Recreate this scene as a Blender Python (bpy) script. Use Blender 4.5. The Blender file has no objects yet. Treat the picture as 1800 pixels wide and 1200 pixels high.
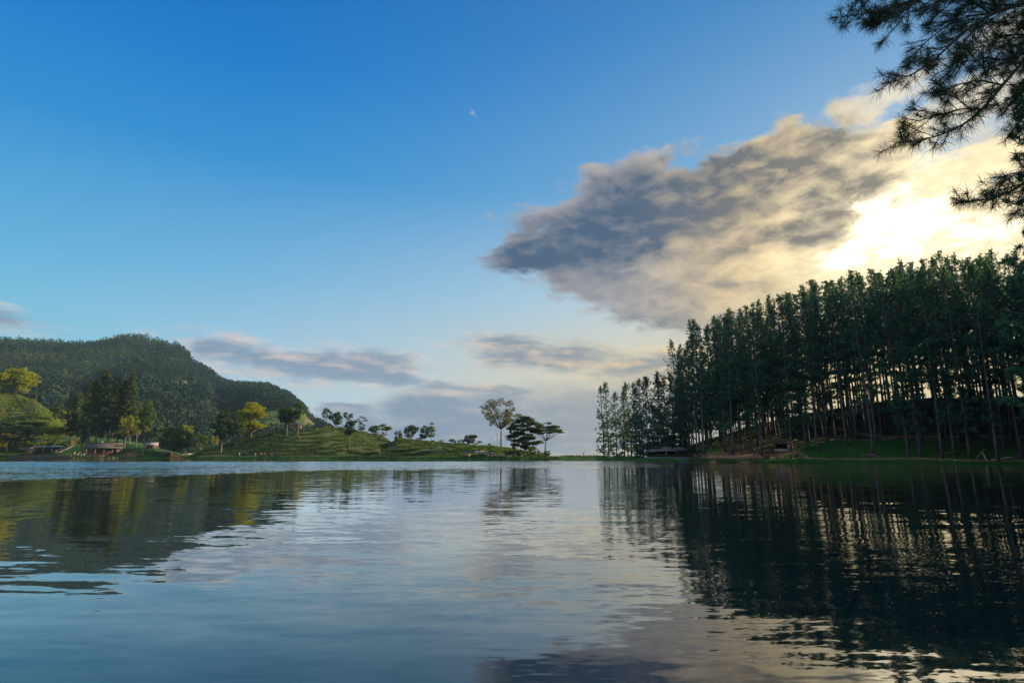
import bpy, math, random
import numpy as np
from mathutils import Vector, Matrix
R = math.radians
SC = bpy.context.scene
COL = SC.collection
H_CAM = 2.2
PITCH = math.atan(0.197)
CP, SP = math.cos(PITCH), math.sin(PITCH)

# ---------- camera: 20 mm lens on a full frame, tilted up ----------
cam_d = bpy.data.cameras.new('camera')
cam_d.lens = 20.0; cam_d.sensor_width = 36.0
cam_d.clip_start = 0.1; cam_d.clip_end = 40000
cam = bpy.data.objects.new('camera', cam_d); COL.objects.link(cam)
cam.location = (0, 0, H_CAM); cam.rotation_euler = (R(90) + PITCH, 0, 0)
SC.camera = cam
SC.view_settings.view_transform = 'Standard'; SC.view_settings.look = 'None'
SC.view_settings.gamma = 1.0; SC.view_settings.exposure = 1.2
SC.view_settings.use_curve_mapping = False
cy = SC.cycles
cy.max_bounces = 8; cy.diffuse_bounces = 3; cy.glossy_bounces = 3; cy.transmission_bounces = 4
cy.transparent_max_bounces = 6; cy.sample_clamp_indirect = 4.0; cy.caustics_reflective = False; cy.caustics_refractive = False
cy.volume_bounces = 0

def ray(u, v):
    """direction through a point (u, v) of the 1800x1200 survey grid"""
    x = (u - 900) / 1000.0; y = (600 - v) / 1000.0
    return (x, CP - y * SP, SP + y * CP)
def at(u, v, Y):
    x, y, z = ray(u, v); t = Y / y
    return Vector((x * t, Y, H_CAM + z * t))
def at_z(u, v, z0):
    x, y, z = ray(u, v); t = (z0 - H_CAM) / z
    return Vector((x * t, y * t, z0))
def azel(u, v):
    x, y, z = ray(u, v)
    return math.degrees(math.atan2(x, y)), math.degrees(math.atan2(z, math.hypot(x, y)))
def project(P):
    P = np.asarray(P, float)
    x, y, z = P[..., 0], P[..., 1], P[..., 2] - H_CAM
    f = y * CP + z * SP; up = -y * SP + z * CP
    f = np.where(f < .01, .01, f)
    return 900 + 1000 * x / f, 600 - 1000 * up / f

# ---------- sun ----------
SUN_AZ, SUN_EL = azel(1600, 398)
def dirv(a, e): return Vector((math.sin(R(a)) * math.cos(R(e)), math.cos(R(a)) * math.cos(R(e)), math.sin(R(e))))
sv = dirv(SUN_AZ, SUN_EL)
LAMP_AZ, LAMP_EL = 70.0, 20.0
sun_d = bpy.data.lights.new('sun', 'SUN'); sun_d.energy = 5.0; sun_d.angle = R(0.6); sun_d.color = (1.0, 0.74, 0.42)
sun = bpy.data.objects.new('sun', sun_d); COL.objects.link(sun)
sun.rotation_euler = dirv(LAMP_AZ, LAMP_EL).to_track_quat('Z', 'Y').to_euler(); sun.location = (80, 100, 200)

# ---------- node helpers ----------
class NT:
    def __init__(s, tree): s.t = tree; s.n = tree.nodes; s.l = tree.links
    def put(s, sock, val):
        if val is None: return
        if isinstance(val, bpy.types.NodeSocket): s.l.new(val, sock)
        else:
            if hasattr(val, '__len__') and sock.type == 'RGBA' and len(val) == 3: val = tuple(val) + (1.0,)
            if hasattr(val, '__len__') and sock.type == 'VECTOR' and len(val) == 4: val = tuple(val)[:3]
            sock.default_value = val
    def new(s, kind, **kw):
        n = s.n.new(kind)
        for k, v in kw.items(): setattr(n, k, v)
        return n
    def m(s, op, a, b=None, c=None, clamp=False):
        n = s.new('ShaderNodeMath', operation=op, use_clamp=clamp)
        for i, v in enumerate((a, b, c)): s.put(n.inputs[i], v)
        return n.outputs[0]
    def vm(s, op, a, b=None, out=0):
        n = s.new('ShaderNodeVectorMath', operation=op)
        s.put(n.inputs[0], a)
        if b is not None:
            if op == 'SCALE': s.put(n.inputs['Scale'], b)
            else: s.put(n.inputs[1], b)
        return n.outputs[out]
    def mix(s, f, a, b, blend='MIX'):
        n = s.new('ShaderNodeMix', data_type='RGBA', blend_type=blend)
        s.put(n.inputs[0], f); s.put(n.inputs[6], a); s.put(n.inputs[7], b)
        return n.outputs[2]
    def step(s, x, lo, hi, a=0.0, b=1.0):
        n = s.new('ShaderNodeMapRange', interpolation_type='SMOOTHSTEP')
        for i, v in enumerate((x, lo, hi, a, b)): s.put(n.inputs[i], v)
        return n.outputs[0]
    def lin(s, x, lo, hi, a=0.0, b=1.0):
        n = s.new('ShaderNodeMapRange')
        for i, v in enumerate((x, lo, hi, a, b)): s.put(n.inputs[i], v)
        return n.outputs[0]
    def noise(s, vec, scale, detail=4, rough=0.5, dist=0.0, dim='3D', out=0):
        n = s.new('ShaderNodeTexNoise', noise_dimensions=dim)
        s.put(n.inputs['Vector'], vec); s.put(n.inputs['Scale'], scale)
        s.put(n.inputs['Detail'], detail); s.put(n.inputs['Roughness'], rough); s.put(n.inputs['Distortion'], dist)
        return n.outputs[out]
    def mapping(s, vec, loc=(0, 0, 0), rot=(0, 0, 0), scale=(1, 1, 1), kind='POINT'):
        n = s.new('ShaderNodeMapping', vector_type=kind)
        s.put(n.inputs[0], vec); s.put(n.inputs[1], loc); s.put(n.inputs[2], rot); s.put(n.inputs[3], scale)
        return n.outputs[0]
    def ramp(s, x, stops, interp='LINEAR'):
        n = s.new('ShaderNodeValToRGB'); cr = n.color_ramp; cr.interpolation = interp
        while len(cr.elements) > 1: cr.elements.remove(cr.elements[0])
        cr.elements[0].position = stops[0][0]; cr.elements[0].color = tuple(stops[0][1]) + (1,)
        for p, c in stops[1:]:
            e = cr.elements.new(p); e.color = tuple(c) + (1,)
        s.put(n.inputs[0], x)
        return n.outputs[0]

def lin_col(r, g, b):
    f = lambda c: (c / 255 / 12.92) if c / 255 <= .04045 else ((c / 255 + .055) / 1.055) ** 2.4
    return (f(r), f(g), f(b))

# ---------- world: sky with clouds, laid out by azimuth and elevation ----------
world = bpy.data.worlds.new('World'); SC.world = world; world.use_nodes = True
w = NT(world.node_tree); w.n.clear()
sky = w.new('ShaderNodeTexSky', sky_type='NISHITA', sun_disc=False)
sky.sun_elevation = R(LAMP_EL); sky.sun_rotation = R(LAMP_AZ); sky.altitude = 1200; sky.air_density = 1.0; sky.dust_density = 0.6; sky.ozone_density = 2.0
D = w.new('ShaderNodeTexCoord').outputs['Generated']
D = w.vm('NORMALIZE', D)
sp = w.new('ShaderNodeSeparateXYZ'); w.put(sp.inputs[0], D)
az = w.m('MULTIPLY', w.m('ARCTAN2', sp.outputs[0], sp.outputs[1]), 57.29578)
el = w.m('MULTIPLY', w.m('ARCSINE', sp.outputs[2]), 57.29578)
cmb = w.new('ShaderNodeCombineXYZ'); w.put(cmb.inputs[0], az); w.put(cmb.inputs[1], el); P = cmb.outputs[0]
sdot = w.vm('DOT_PRODUCT', D, tuple(sv), out=1)
sang = w.m('MULTIPLY', w.m('ARCCOSINE', w.m('MINIMUM', sdot, 0.99999)), 57.29578)   # degrees away from the sun
# clear sky
skyc = w.vm('SCALE', sky.outputs[0], 0.095)
hs = w.new('ShaderNodeHueSaturation'); w.put(hs.inputs['Color'], skyc); hs.inputs['Saturation'].default_value = 1.2
elev = w.lin(el, 0.0, 60.0)
away = w.ramp(elev, [(0.0, lin_col(206, 206, 200)), (0.07, lin_col(190, 208, 218)), (0.16, lin_col(170, 204, 224)), (0.27, lin_col(124, 184, 222)),
                     (0.44, lin_col(50, 148, 212)), (0.58, lin_col(0, 124, 205)), (0.72, lin_col(0, 108, 190)), (1.0, lin_col(6, 70, 150))])
near = w.ramp(elev, [(0.0, lin_col(236, 190, 100)), (0.13, lin_col(244, 212, 138)), (0.25, lin_col(200, 216, 222)), (0.42, lin_col(120, 174, 216)),
                     (0.66, lin_col(70, 140, 198)), (1.0, lin_col(60, 110, 170))])
base = w.mix(w.step(sang, 62.0, 6.0), away, near)
base = w.mix(w.step(sang, 48.0, 84.0), base, w.vm('MULTIPLY', base, (.50, .91, 1.0)))
base = w.mix(0.95, hs.outputs[0], base)
def gloom(c, k): return w.vm('SCALE', c, k)
# clouds
warp = w.vm('SUBTRACT', w.noise(w.mapping(P, scale=(.10, .2, 1)), 1.0, 5, .55, out=1), (.5, .5, .5))
Pw = w.vm('ADD', P, w.vm('MULTIPLY', warp, (7.0, 3.6, 0)))
def ell(u, v, a, b, rot=0.0, vec=None):
    """soft disc: 1 in the middle, 0 at the rim; a and b are half sizes in survey pixels"""
    a0, e0 = azel(u, v)
    a1, e1 = azel(u + 20, v); sc = math.hypot(a1 - a0, e1 - e0) / 20
    a2, e2 = azel(u, v - 20); sc2 = math.hypot(a2 - a0, e2 - e0) / 20
    mp = w.mapping(vec or Pw, loc=(a0, e0, 0), rot=(0, 0, R(rot)), scale=(a * sc, b * sc2, 1e6), kind='TEXTURE')
    return w.m('SUBTRACT', 1.0, w.vm('LENGTH', mp, out=1))
def union(lst, k=.12):
    o = lst[0]
    for e in lst[1:]: o = w.m('SMOOTH_MAX', o, e, k)
    return o
big = union([ell(985, 440, 150, 44, 6), ell(1020, 428, 150, 70, 10), ell(1090, 395, 210, 110, 16), ell(1110, 462, 270, 105, -14), ell(1290, 350, 250, 108, 17), ell(1250, 470, 340, 140, -10),
             ell(1450, 325, 200, 95, 8), ell(1490, 430, 260, 190, 6), ell(1700, 440, 280, 150, 0), ell(1640, 320, 210, 50, 8)])
wisp = union([ell(1530, 178, 180, 46, 8), ell(1740, 170, 170, 60, 10), ell(1640, 225, 210, 50, 5), ell(1760, 250, 150, 70, 0), ell(1780, 60, 150, 40, 0), w.m('MULTIPLY', ell(845, 199, 9, 7, 60), .38)])
low = union([ell(390, 612, 110, 34, -8), ell(480, 634, 210, 56, -6), ell(610, 640, 150, 40, 4), ell(640, 668, 230, 24, -6), ell(820, 684, 220, 18, -3), ell(880, 608, 110, 20, 0), ell(985, 625, 210, 36, -3),
             ell(1120, 640, 160, 36, 2), ell(10, 566, 130, 34, -6), ell(-60, 545, 120, 36, 0)], .08)
bank = union([ell(900, 752, 300, 84, 0), ell(1080, 740, 330, 96, 3), ell(650, 775, 160, 70, 0), ell(612, 716, 70, 14, 0), ell(760, 722, 130, 44, -3), ell(1150, 752, 260, 60, 0)], .08)
core = union([ell(1090, 395, 290, 75, 16), ell(1330, 305, 240, 85, 16), ell(1440, 392, 170, 30, 2), ell(950, 450, 130, 45, 12), ell(1490, 330, 120, 60, 20)])
Ns = w.mapping(P, rot=(0, 0, R(-14)), scale=(.55, 1.15, 1))
n1 = w.noise(Ns, .42, 9, .60, .35)
n2 = w.noise(w.mapping(Ns, loc=(13, 7, 3)), .30, 8, .52, .4)
n3 = w.noise(w.mapping(P, loc=(3, 9, 1), scale=(.30, 1.3, 1)), .50, 8, .58, .2)
n4 = w.noise(w.mapping(P, loc=(1, 27, 8), rot=(0, 0, R(6)), scale=(.6, 1.2, 1)), .60, 7, .58, .5)
n1s = w.noise(w.mapping(w.vm('ADD', P, (.55, .75, 0)), rot=(0, 0, R(-14)), scale=(.55, 1.15, 1)), .42, 5, .55, .35)
n3s = w.noise(w.mapping(w.vm('ADD', P, (.5, .6, 0)), loc=(3, 9, 1), scale=(.30, 1.3, 1)), .50, 5, .55, .2)
rel1 = w.m('SUBTRACT', n1, n1s); rel3 = w.m('SUBTRACT', n3, n3s)
nn1 = w.m('SUBTRACT', n1, .5); nn3 = w.m('SUBTRACT', n3, .5); nn4 = w.m('SUBTRACT', n4, .5)
dB = w.m('ADD', w.m('MULTIPLY', big, 1.5), w.m('MULTIPLY', nn1, 1.5))
dW = w.m('ADD', w.m('MULTIPLY', wisp, 1.2), w.m('MULTIPLY', nn1, 2.9))
dL = w.m('ADD', w.m('MULTIPLY', low, 1.0), w.m('MULTIPLY', nn3, 2.0))
dK = w.m('ADD', w.m('MULTIPLY', bank, 1.4), w.m('MULTIPLY', nn3, 1.3))
aB = w.step(dB, .0, .42); aW = w.m('MULTIPLY', w.step(dW, .0, .9), .85); aL = w.m('MULTIPLY', w.step(dL, -.1, .75), .9); aK = w.m('MULTIPLY', w.step(dK, -.1, .8), .95)
warm = w.step(sang, 17.0, 3.0)
warm2 = w.step(sang, 34.0, 9.0)
warm3 = w.step(sang, 50.0, 16.0)
# lit and shaded cloud colours
dark = w.mix(w.step(sang, 26.0, 7.0), lin_col(70, 94, 122), lin_col(126, 122, 116))
lit = w.mix(w.step(sang, 27.0, 8.0), lin_col(180, 174, 172), lin_col(246, 214, 150))
lit = w.mix(warm, lit, (1.15, .98, .66, 1))
pale = w.mix(warm2, lin_col(222, 206, 200), lin_col(252, 238, 208))
# big cloud: thick and dark along its upper left, thin and glowing below and towards the sun
bri = w.m('ADD', w.m('MULTIPLY', w.m('SUBTRACT', n2, .5), 1.2), w.m('MULTIPLY', nn4, w.step(sang, 32.0, 10.0, 1.1, 2.2)))
bri = w.m('ADD', bri, w.lin(core, -.25, .45, .46, -.42))
bri = w.m('ADD', bri, w.m('MULTIPLY', rel1, 1.2))
bri = w.m('ADD', bri, w.m('MULTIPLY', warm, .34))
bri = w.m('ADD', bri, w.step(dB, .55, .1, -.03, .30))
bB = w.lin(bri, -.55, 1.0)
cB = w.mix(bB, dark, lit)
bW = w.step(w.m('ADD', w.m('MULTIPLY', w.m('SUBTRACT', n2, .5), 2.0), .5), 0, 1)
cW = w.mix(bW, w.mix(warm2, lin_col(150, 170, 192), lin_col(186, 184, 176)), pale)
bL = w.step(w.m('ADD', w.m('MULTIPLY', nn4, 2.0), w.step(dL, .75, .05, 0, .6)), -.1, 1.05)
bL = w.m('ADD', bL, w.m('MULTIPLY', rel3, 3.2), clamp=True)
cL = w.mix(bL, w.mix(warm3, lin_col(128, 146, 168), lin_col(146, 144, 144)), w.mix(warm3, lin_col(232, 206, 190), lin_col(255, 218, 152)))
bK = w.step(w.m('ADD', w.m('MULTIPLY', nn4, 1.3), w.step(dK, .55, .0, 0, .5)), -.05, 1.0)
bK = w.m('ADD', bK, w.m('MULTIPLY', rel3, 1.6), clamp=True)
cK = w.mix(bK, w.mix(warm3, lin_col(124, 142, 165), lin_col(164, 160, 152)), w.mix(warm3, lin_col(200, 194, 194), lin_col(226, 204, 166)))
c = w.mix(aK, base, cK); c = w.mix(aL, c, cL); c = w.mix(aW, c, cW); c = w.mix(aB, c, cB)
# bright cumulus added in the unseen sky behind the viewer, as fill light
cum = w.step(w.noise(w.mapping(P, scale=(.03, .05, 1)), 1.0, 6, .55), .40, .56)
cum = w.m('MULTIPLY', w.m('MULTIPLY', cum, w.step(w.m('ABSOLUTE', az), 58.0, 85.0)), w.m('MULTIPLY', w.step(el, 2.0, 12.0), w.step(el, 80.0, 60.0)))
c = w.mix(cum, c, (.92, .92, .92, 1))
# glow of the veiled sun
gl = union([ell(1590, 402, 150, 60, 0), ell(1720, 408, 130, 36, 0), ell(1560, 360, 70, 50, 30), ell(1500, 445, 80, 26, 0)], .2)
g1 = w.step(w.m('ADD', w.m('MULTIPLY', gl, 1.2), w.m('MULTIPLY', nn4, 2.8)), .0, .95)
g2 = w.m('POWER', 2.718, w.m('MULTIPLY', w.m('DIVIDE', sang, 6.5), -1.0))
thin = w.m('SUBTRACT', 1.0, w.m('MULTIPLY', w.m('SUBTRACT', 1.0, bB), aB), clamp=True)
thin = w.step(thin, .0, .7, .25, 1.0)
glow = w.vm('ADD', w.vm('SCALE', (1.0, .84, .60), w.m('MULTIPLY', g1, thin)), w.vm('SCALE', (.50, .36, .14), w.m('MULTIPLY', g2, thin)))
c = w.vm('ADD', c, glow)
# below the horizon: dark land
c = w.mix(w.step(el, -1.0, -4.0), c, (.03, .045, .04, 1))
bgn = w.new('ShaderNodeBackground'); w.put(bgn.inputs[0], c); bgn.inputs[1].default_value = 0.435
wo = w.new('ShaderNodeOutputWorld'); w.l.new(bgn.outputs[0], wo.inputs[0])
world.cycles.sampling_method = 'MANUAL'; world.cycles.sample_map_resolution = 1024
# ---------- generic builders ----------
def set_props(o, label=None, cat=None, group=None, kind=None):
    if label: o['label'] = label
    if cat: o['category'] = cat
    if group: o['group'] = group
    if kind: o['kind'] = kind
    return o
def mesh_np(name, V, quads=None, tris=None, mat=None, smooth=False):
    V = np.asarray(V, np.float32).reshape(-1, 3)
    me = bpy.data.meshes.new(name)
    nq = 0 if quads is None else len(quads); nt = 0 if tris is None else len(tris)
    me.vertices.add(len(V)); me.vertices.foreach_set('co', V.ravel())
    idx = []; tot = []
    if nq: idx.append(np.asarray(quads, np.int32).ravel()); tot.append(np.full(nq, 4, np.int32))
    if nt: idx.append(np.asarray(tris, np.int32).ravel()); tot.append(np.full(nt, 3, np.int32))
    idx = np.concatenate(idx); tot = np.concatenate(tot)
    me.loops.add(len(idx)); me.loops.foreach_set('vertex_index', idx)
    me.polygons.add(len(tot))
    st = np.concatenate(([0], np.cumsum(tot)[:-1])).astype(np.int32)
    me.polygons.foreach_set('loop_start', st); me.polygons.foreach_set('loop_total', tot)
    me.update(calc_edges=True)
    if smooth: me.polygons.foreach_set('use_smooth', np.ones(len(tot), bool))
    if mat: me.materials.append(mat)
    return me
def link(name, data, parent=None):
    o = bpy.data.objects.new(name, data); COL.objects.link(o)
    if parent: o.parent = parent
    return o
class MB:
    """collects shapes and links them as one mesh"""
    def __init__(s): s.V = []; s.Q = []; s.T = []; s.n = 0
    def add(s, V, Q=None, T=None):
        V = np.asarray(V, float).reshape(-1, 3); s.V.append(V)
        if Q is not None and len(Q): s.Q.append(np.asarray(Q, int) + s.n)
        if T is not None and len(T): s.T.append(np.asarray(T, int) + s.n)
        s.n += len(V)
    def box(s, cx, cy_, cz, sx, sy, sz, rz=0.0, top=1.0):
        v = []
        for z, k in ((-.5, 1.0), (.5, top)):
            for x, y in ((-.5, -.5), (.5, -.5), (.5, .5), (-.5, .5)):
                X, Y = x * sx * k, y * sy * k
                v.append((cx + X * math.cos(rz) - Y * math.sin(rz), cy_ + X * math.sin(rz) + Y * math.cos(rz), cz + z * sz))
        s.add(v, [(0, 3, 2, 1), (4, 5, 6, 7), (0, 1, 5, 4), (1, 2, 6, 5), (2, 3, 7, 6), (3, 0, 4, 7)])
    def tube(s, pts, rad, sides=6, cap=True):
        pts = np.asarray(pts, float); n = len(pts)
        rad = np.broadcast_to(np.asarray(rad, float), (n,))
        d = np.gradient(pts, axis=0); d /= np.linalg.norm(d, axis=1)[:, None] + 1e-9
        ref = np.array([1., 0, 0]) if abs(d[0][0]) < .8 else np.array([0, 1., 0])
        a = np.cross(d, ref); a /= np.linalg.norm(a, axis=1)[:, None] + 1e-9
        b = np.cross(d, a)
        th = np.linspace(0, 2 * np.pi, sides, endpoint=False)
        ring = pts[:, None] + rad[:, None, None] * (a[:, None] * np.cos(th)[None, :, None] + b[:, None] * np.sin(th)[None, :, None])
        i = np.arange(n - 1)[:, None]; j = np.arange(sides)[None]; k = (j + 1) % sides
        Q = np.stack([i * sides + j, i * sides + k, (i + 1) * sides + k, (i + 1) * sides + j], -1).reshape(-1, 4)
        V = ring.reshape(-1, 3); T = []
        if cap:
            V = np.vstack([V, pts[:1], pts[-1:]]); c0, c1 = n * sides, n * sides + 1
            for j in range(sides):
                T.append((c0, (j + 1) % sides, j)); T.append((c1, (n - 1) * sides + j, (n - 1) * sides + (j + 1) % sides))
        s.add(V, Q, T)
    def poly(s, pts):
        """a flat polygon as a triangle fan"""
        s.add(pts, None, [(0, i, i + 1) for i in range(1, len(pts) - 1)])
    def data(s, name, mat, smooth=False):
        return mesh_np(name, np.vstack(s.V), np.vstack(s.Q) if s.Q else None, np.vstack(s.T) if s.T else None, mat, smooth)
    def build(s, name, mat, parent=None, smooth=False):
        return link(name, s.data(name, mat, smooth), parent)
def mat_new(name):
    m = bpy.data.materials.new(name); m.use_nodes = True
    t = NT(m.node_tree); t.n.clear()
    o = t.new('ShaderNodeOutputMaterial')
    return m, t, o
def simple_mat(name, col, rough=.7, var=.25, scale=3.0, metal=0.0, bump=0.0):
    m, t, o = mat_new(name)
    tc = t.new('ShaderNodeTexCoord').outputs['Object']
    n = t.noise(tc, scale, 5, .6)
    k = t.lin(n, .25, .75, 1 - var, 1 + var)
    p = t.new('ShaderNodeBsdfPrincipled'); t.put(p.inputs['Base Color'], t.vm('SCALE', col, k))
    p.inputs['Roughness'].default_value = rough; p.inputs['Metallic'].default_value = metal
    if bump:
        b = t.new('ShaderNodeBump'); b.inputs['Distance'].default_value = bump; t.put(b.inputs['Height'], n); t.l.new(b.outputs[0], p.inputs['Normal'])
    t.l.new(p.outputs[0], o.inputs[0])
    return m
def leaf_mat(name, c1, c2, trans=.35, hue=.0, rough=.55, tint=None):
    """foliage: colour varies from leaf to leaf, from tree to tree and in broad patches; some light passes through"""
    m, t, o = mat_new(name)
    geo = t.new('ShaderNodeNewGeometry'); oi = t.new('ShaderNodeObjectInfo'); tc = t.new('ShaderNodeTexCoord')
    f = t.m('ADD', t.m('MULTIPLY', geo.outputs['Random Per Island'], .55), t.m('MULTIPLY', oi.outputs['Random'], .25))
    f = t.m('ADD', f, t.m('MULTIPLY', t.noise(tc.outputs['Object'], .35, 3), .4))
    f = t.lin(f, .1, 1.1)
    col = t.mix(f, c1, c2)
    if tint:
        col = t.mix(t.m('MULTIPLY', t.step(t.noise(t.vm('ADD', tc.outputs['Object'], (7, 3, 5)), .5, 2), .55, .75), .7), col, tint)
    d = t.new('ShaderNodeBsdfPrincipled'); t.put(d.inputs['Base Color'], col); d.inputs['Roughness'].default_value = rough
    d.inputs['Specular IOR Level'].default_value = .25
    tr = t.new('ShaderNodeBsdfTranslucent'); t.put(tr.inputs[0], t.mix(.5, col, t.vm('MULTIPLY', col, (1.5, 1.35, .35))))
    mx = t.new('ShaderNodeMixShader'); mx.inputs[0].default_value = trans
    t.l.new(d.outputs[0], mx.inputs[1]); t.l.new(tr.outputs[0], mx.inputs[2]); t.l.new(mx.outputs[0], o.inputs[0])
    return m

# ---------- shoreline, given as distance from the camera by bearing ----------
def baz(u): return math.degrees(math.atan2((u - 900) / 1000.0, CP + .197 * SP))
_sh = [(-180, 4), (-130, 14), (-100, 60), (-75, 170), (-60, 250), (-50, 330)]
for u_, Y_ in [(-60, 300), (0, 300), (60, 292), (125, 288), (205, 284), (250, 280), (300, 280), (340, 284), (350, 268), (480, 262), (560, 262), (640, 262), (700, 258), (760, 256), (800, 250),
               (850, 240), (960, 236), (1050, 228), (1110, 206), (1134, 172), (1138, 163), (1205, 163), (1212, 160), (1240, 154), (1300, 149), (1400, 144), (1500, 136),
               (1600, 129), (1700, 124), (1800, 121)]:
    a_ = baz(u_); _sh.append((a_, Y_ / math.cos(R(a_))))
_sh += [(43.4, 158), (44.4, 60), (45.0, 30), (47, 15), (52, 10.5), (60, 8), (85, 6.5), (120, 5), (150, 4.2), (180, 4)]
SH_A = np.array([a for a, _ in _sh]); SH_R = np.array([r for _, r in _sh])
def shore(a): return np.interp(a, SH_A, SH_R)

# ---------- lake water ----------
def build_water():
    a = np.unique(np.concatenate([np.arange(-180, 180.1, 2.0), np.arange(-46, 46, .5), SH_A]))
    rr = shore(a)
    lv = np.array([0.0, .2, .5, .8, 1.0])
    V = [(0, 0, 0)]
    ar = np.radians(a)
    rows = []
    for l in lv[1:]:
        r_ = rr * l + (1.2 if l == 1 else 0)
        rows.append(np.stack([np.sin(ar) * r_, np.cos(ar) * r_, np.zeros_like(a)], 1))
    V = np.vstack([np.zeros((1, 3))] + rows); n = len(a)
    T = [(0, 1 + i + 1, 1 + i) for i in range(n - 1)]
    Q = []
    for k in range(len(rows) - 1):
        for i in range(n - 1):
            b0 = 1 + k * n + i; b1 = b0 + n
            Q.append((b0, b0 + 1, b1 + 1, b1))
    m, t, o = mat_new('lake_water')
    pos = t.new('ShaderNodeNewGeometry').outputs['Position']
    s = t.new('ShaderNodeSeparateXYZ'); t.put(s.inputs[0], pos); X, Y = s.outputs[0], s.outputs[1]
    def slope(scale, stretch, amp, detail=2, loc=(0, 0, 0), rot=0.0, rough=.5):
        v = t.mapping(pos, loc=loc, rot=(0, 0, R(rot)), scale=(scale * stretch, scale, 1))
        nv = t.vm('SUBTRACT', t.noise(v, 1.0, detail, rough, .3, out=1), (.5, .5, .5))
        return t.vm('MULTIPLY', nv, (amp * .6, amp, 0))
    # long gentle swell, short ripples in patches, and a wind-ruffled band in front of the far shore
    gentle = slope(2.1, .26, .072, 2, rot=5)
    mid = t.vm('SCALE', t.vm('ADD', slope(5.5, .30, .10, 2, loc=(5, 3, 0), rot=-8), slope(12.0, .35, .05, 1, loc=(1, 7, 0), rot=4)), t.lin(Y, 8.0, 40.0, 1.0, .45))
    far = slope(.85, .25, .040, 2, loc=(9, 2, 0), rot=3)
    patch = t.step(t.noise(t.mapping(pos, scale=(.04, .09, 1)), 1.0, 3), .42, .62, .35, 1.35)
    tot = t.vm('ADD', t.vm('ADD', gentle, far), t.vm('SCALE', mid, patch))
    edge = t.m('ADD', t.m('ADD', 86.0, t.m('MULTIPLY', X, .30)), t.m('MULTIPLY', t.m('MAXIMUM', t.m('SUBTRACT', -24.0, X), 0.0), -1.75))
    wob = t.m('MULTIPLY', t.m('SUBTRACT', t.noise(t.mapping(pos, scale=(.12, .05, 1)), 1.0, 3), .5), 26.0)
    e = t.m('SUBTRACT', t.m('ADD', Y, wob), edge)
    band = t.m('MULTIPLY', t.step(e, -6.0, 14.0), t.step(t.m('ADD', Y, t.m('MULTIPLY', wob, .3)), 172.0, 156.0))
    rightm = t.step(t.m('DIVIDE', X, t.m('MAXIMUM', Y, 1.0)), .33, .24)
    band = t.m('MULTIPLY', band, rightm)
    wind = slope(2.2, .55, .85, 3, loc=(2, 8, 0), rough=.6)
    streak = t.step(t.noise(t.mapping(pos, scale=(.03, .35, 1)), 1.0, 3), .35, .6, .45, 1.1)
    tot = t.vm('ADD', tot, t.vm('SCALE', wind, t.m('MULTIPLY', band, streak)))
    lean = t.vm('SCALE', t.vm('MULTIPLY', pos, (-.0007, -.0007, 0)), t.m('MULTIPLY', band, streak))      # of steep ripples one sees the faces turned to the viewer
    nrm = t.vm('NORMALIZE', t.vm('ADD', t.vm('ADD', tot, lean), (0, 0, 1)))
    fr = t.new('ShaderNodeFresnel'); fr.inputs['IOR'].default_value = 1.333; t.l.new(nrm, fr.inputs['Normal'])
    dp = t.new('ShaderNodeBsdfDiffuse'); t.put(dp.inputs[0], (.0, .010, .015)); gl_ = t.new('ShaderNodeBsdfGlossy'); gl_.inputs['Roughness'].default_value = .02; t.put(gl_.inputs[0], (.98, .99, 1.0))
    t.l.new(nrm, gl_.inputs['Normal']); mx = t.new('ShaderNodeMixShader'); t.put(mx.inputs[0], t.m('MULTIPLY', fr.outputs[0], 1.6, clamp=True))
    t.l.new(dp.outputs[0], mx.inputs[1]); t.l.new(gl_.outputs[0], mx.inputs[2]); t.l.new(mx.outputs[0], o.inputs[0])
    ob = link('lake_water', mesh_np('lake_water', V, Q, T, m)); ob['kind'] = 'structure'
build_water()
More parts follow.
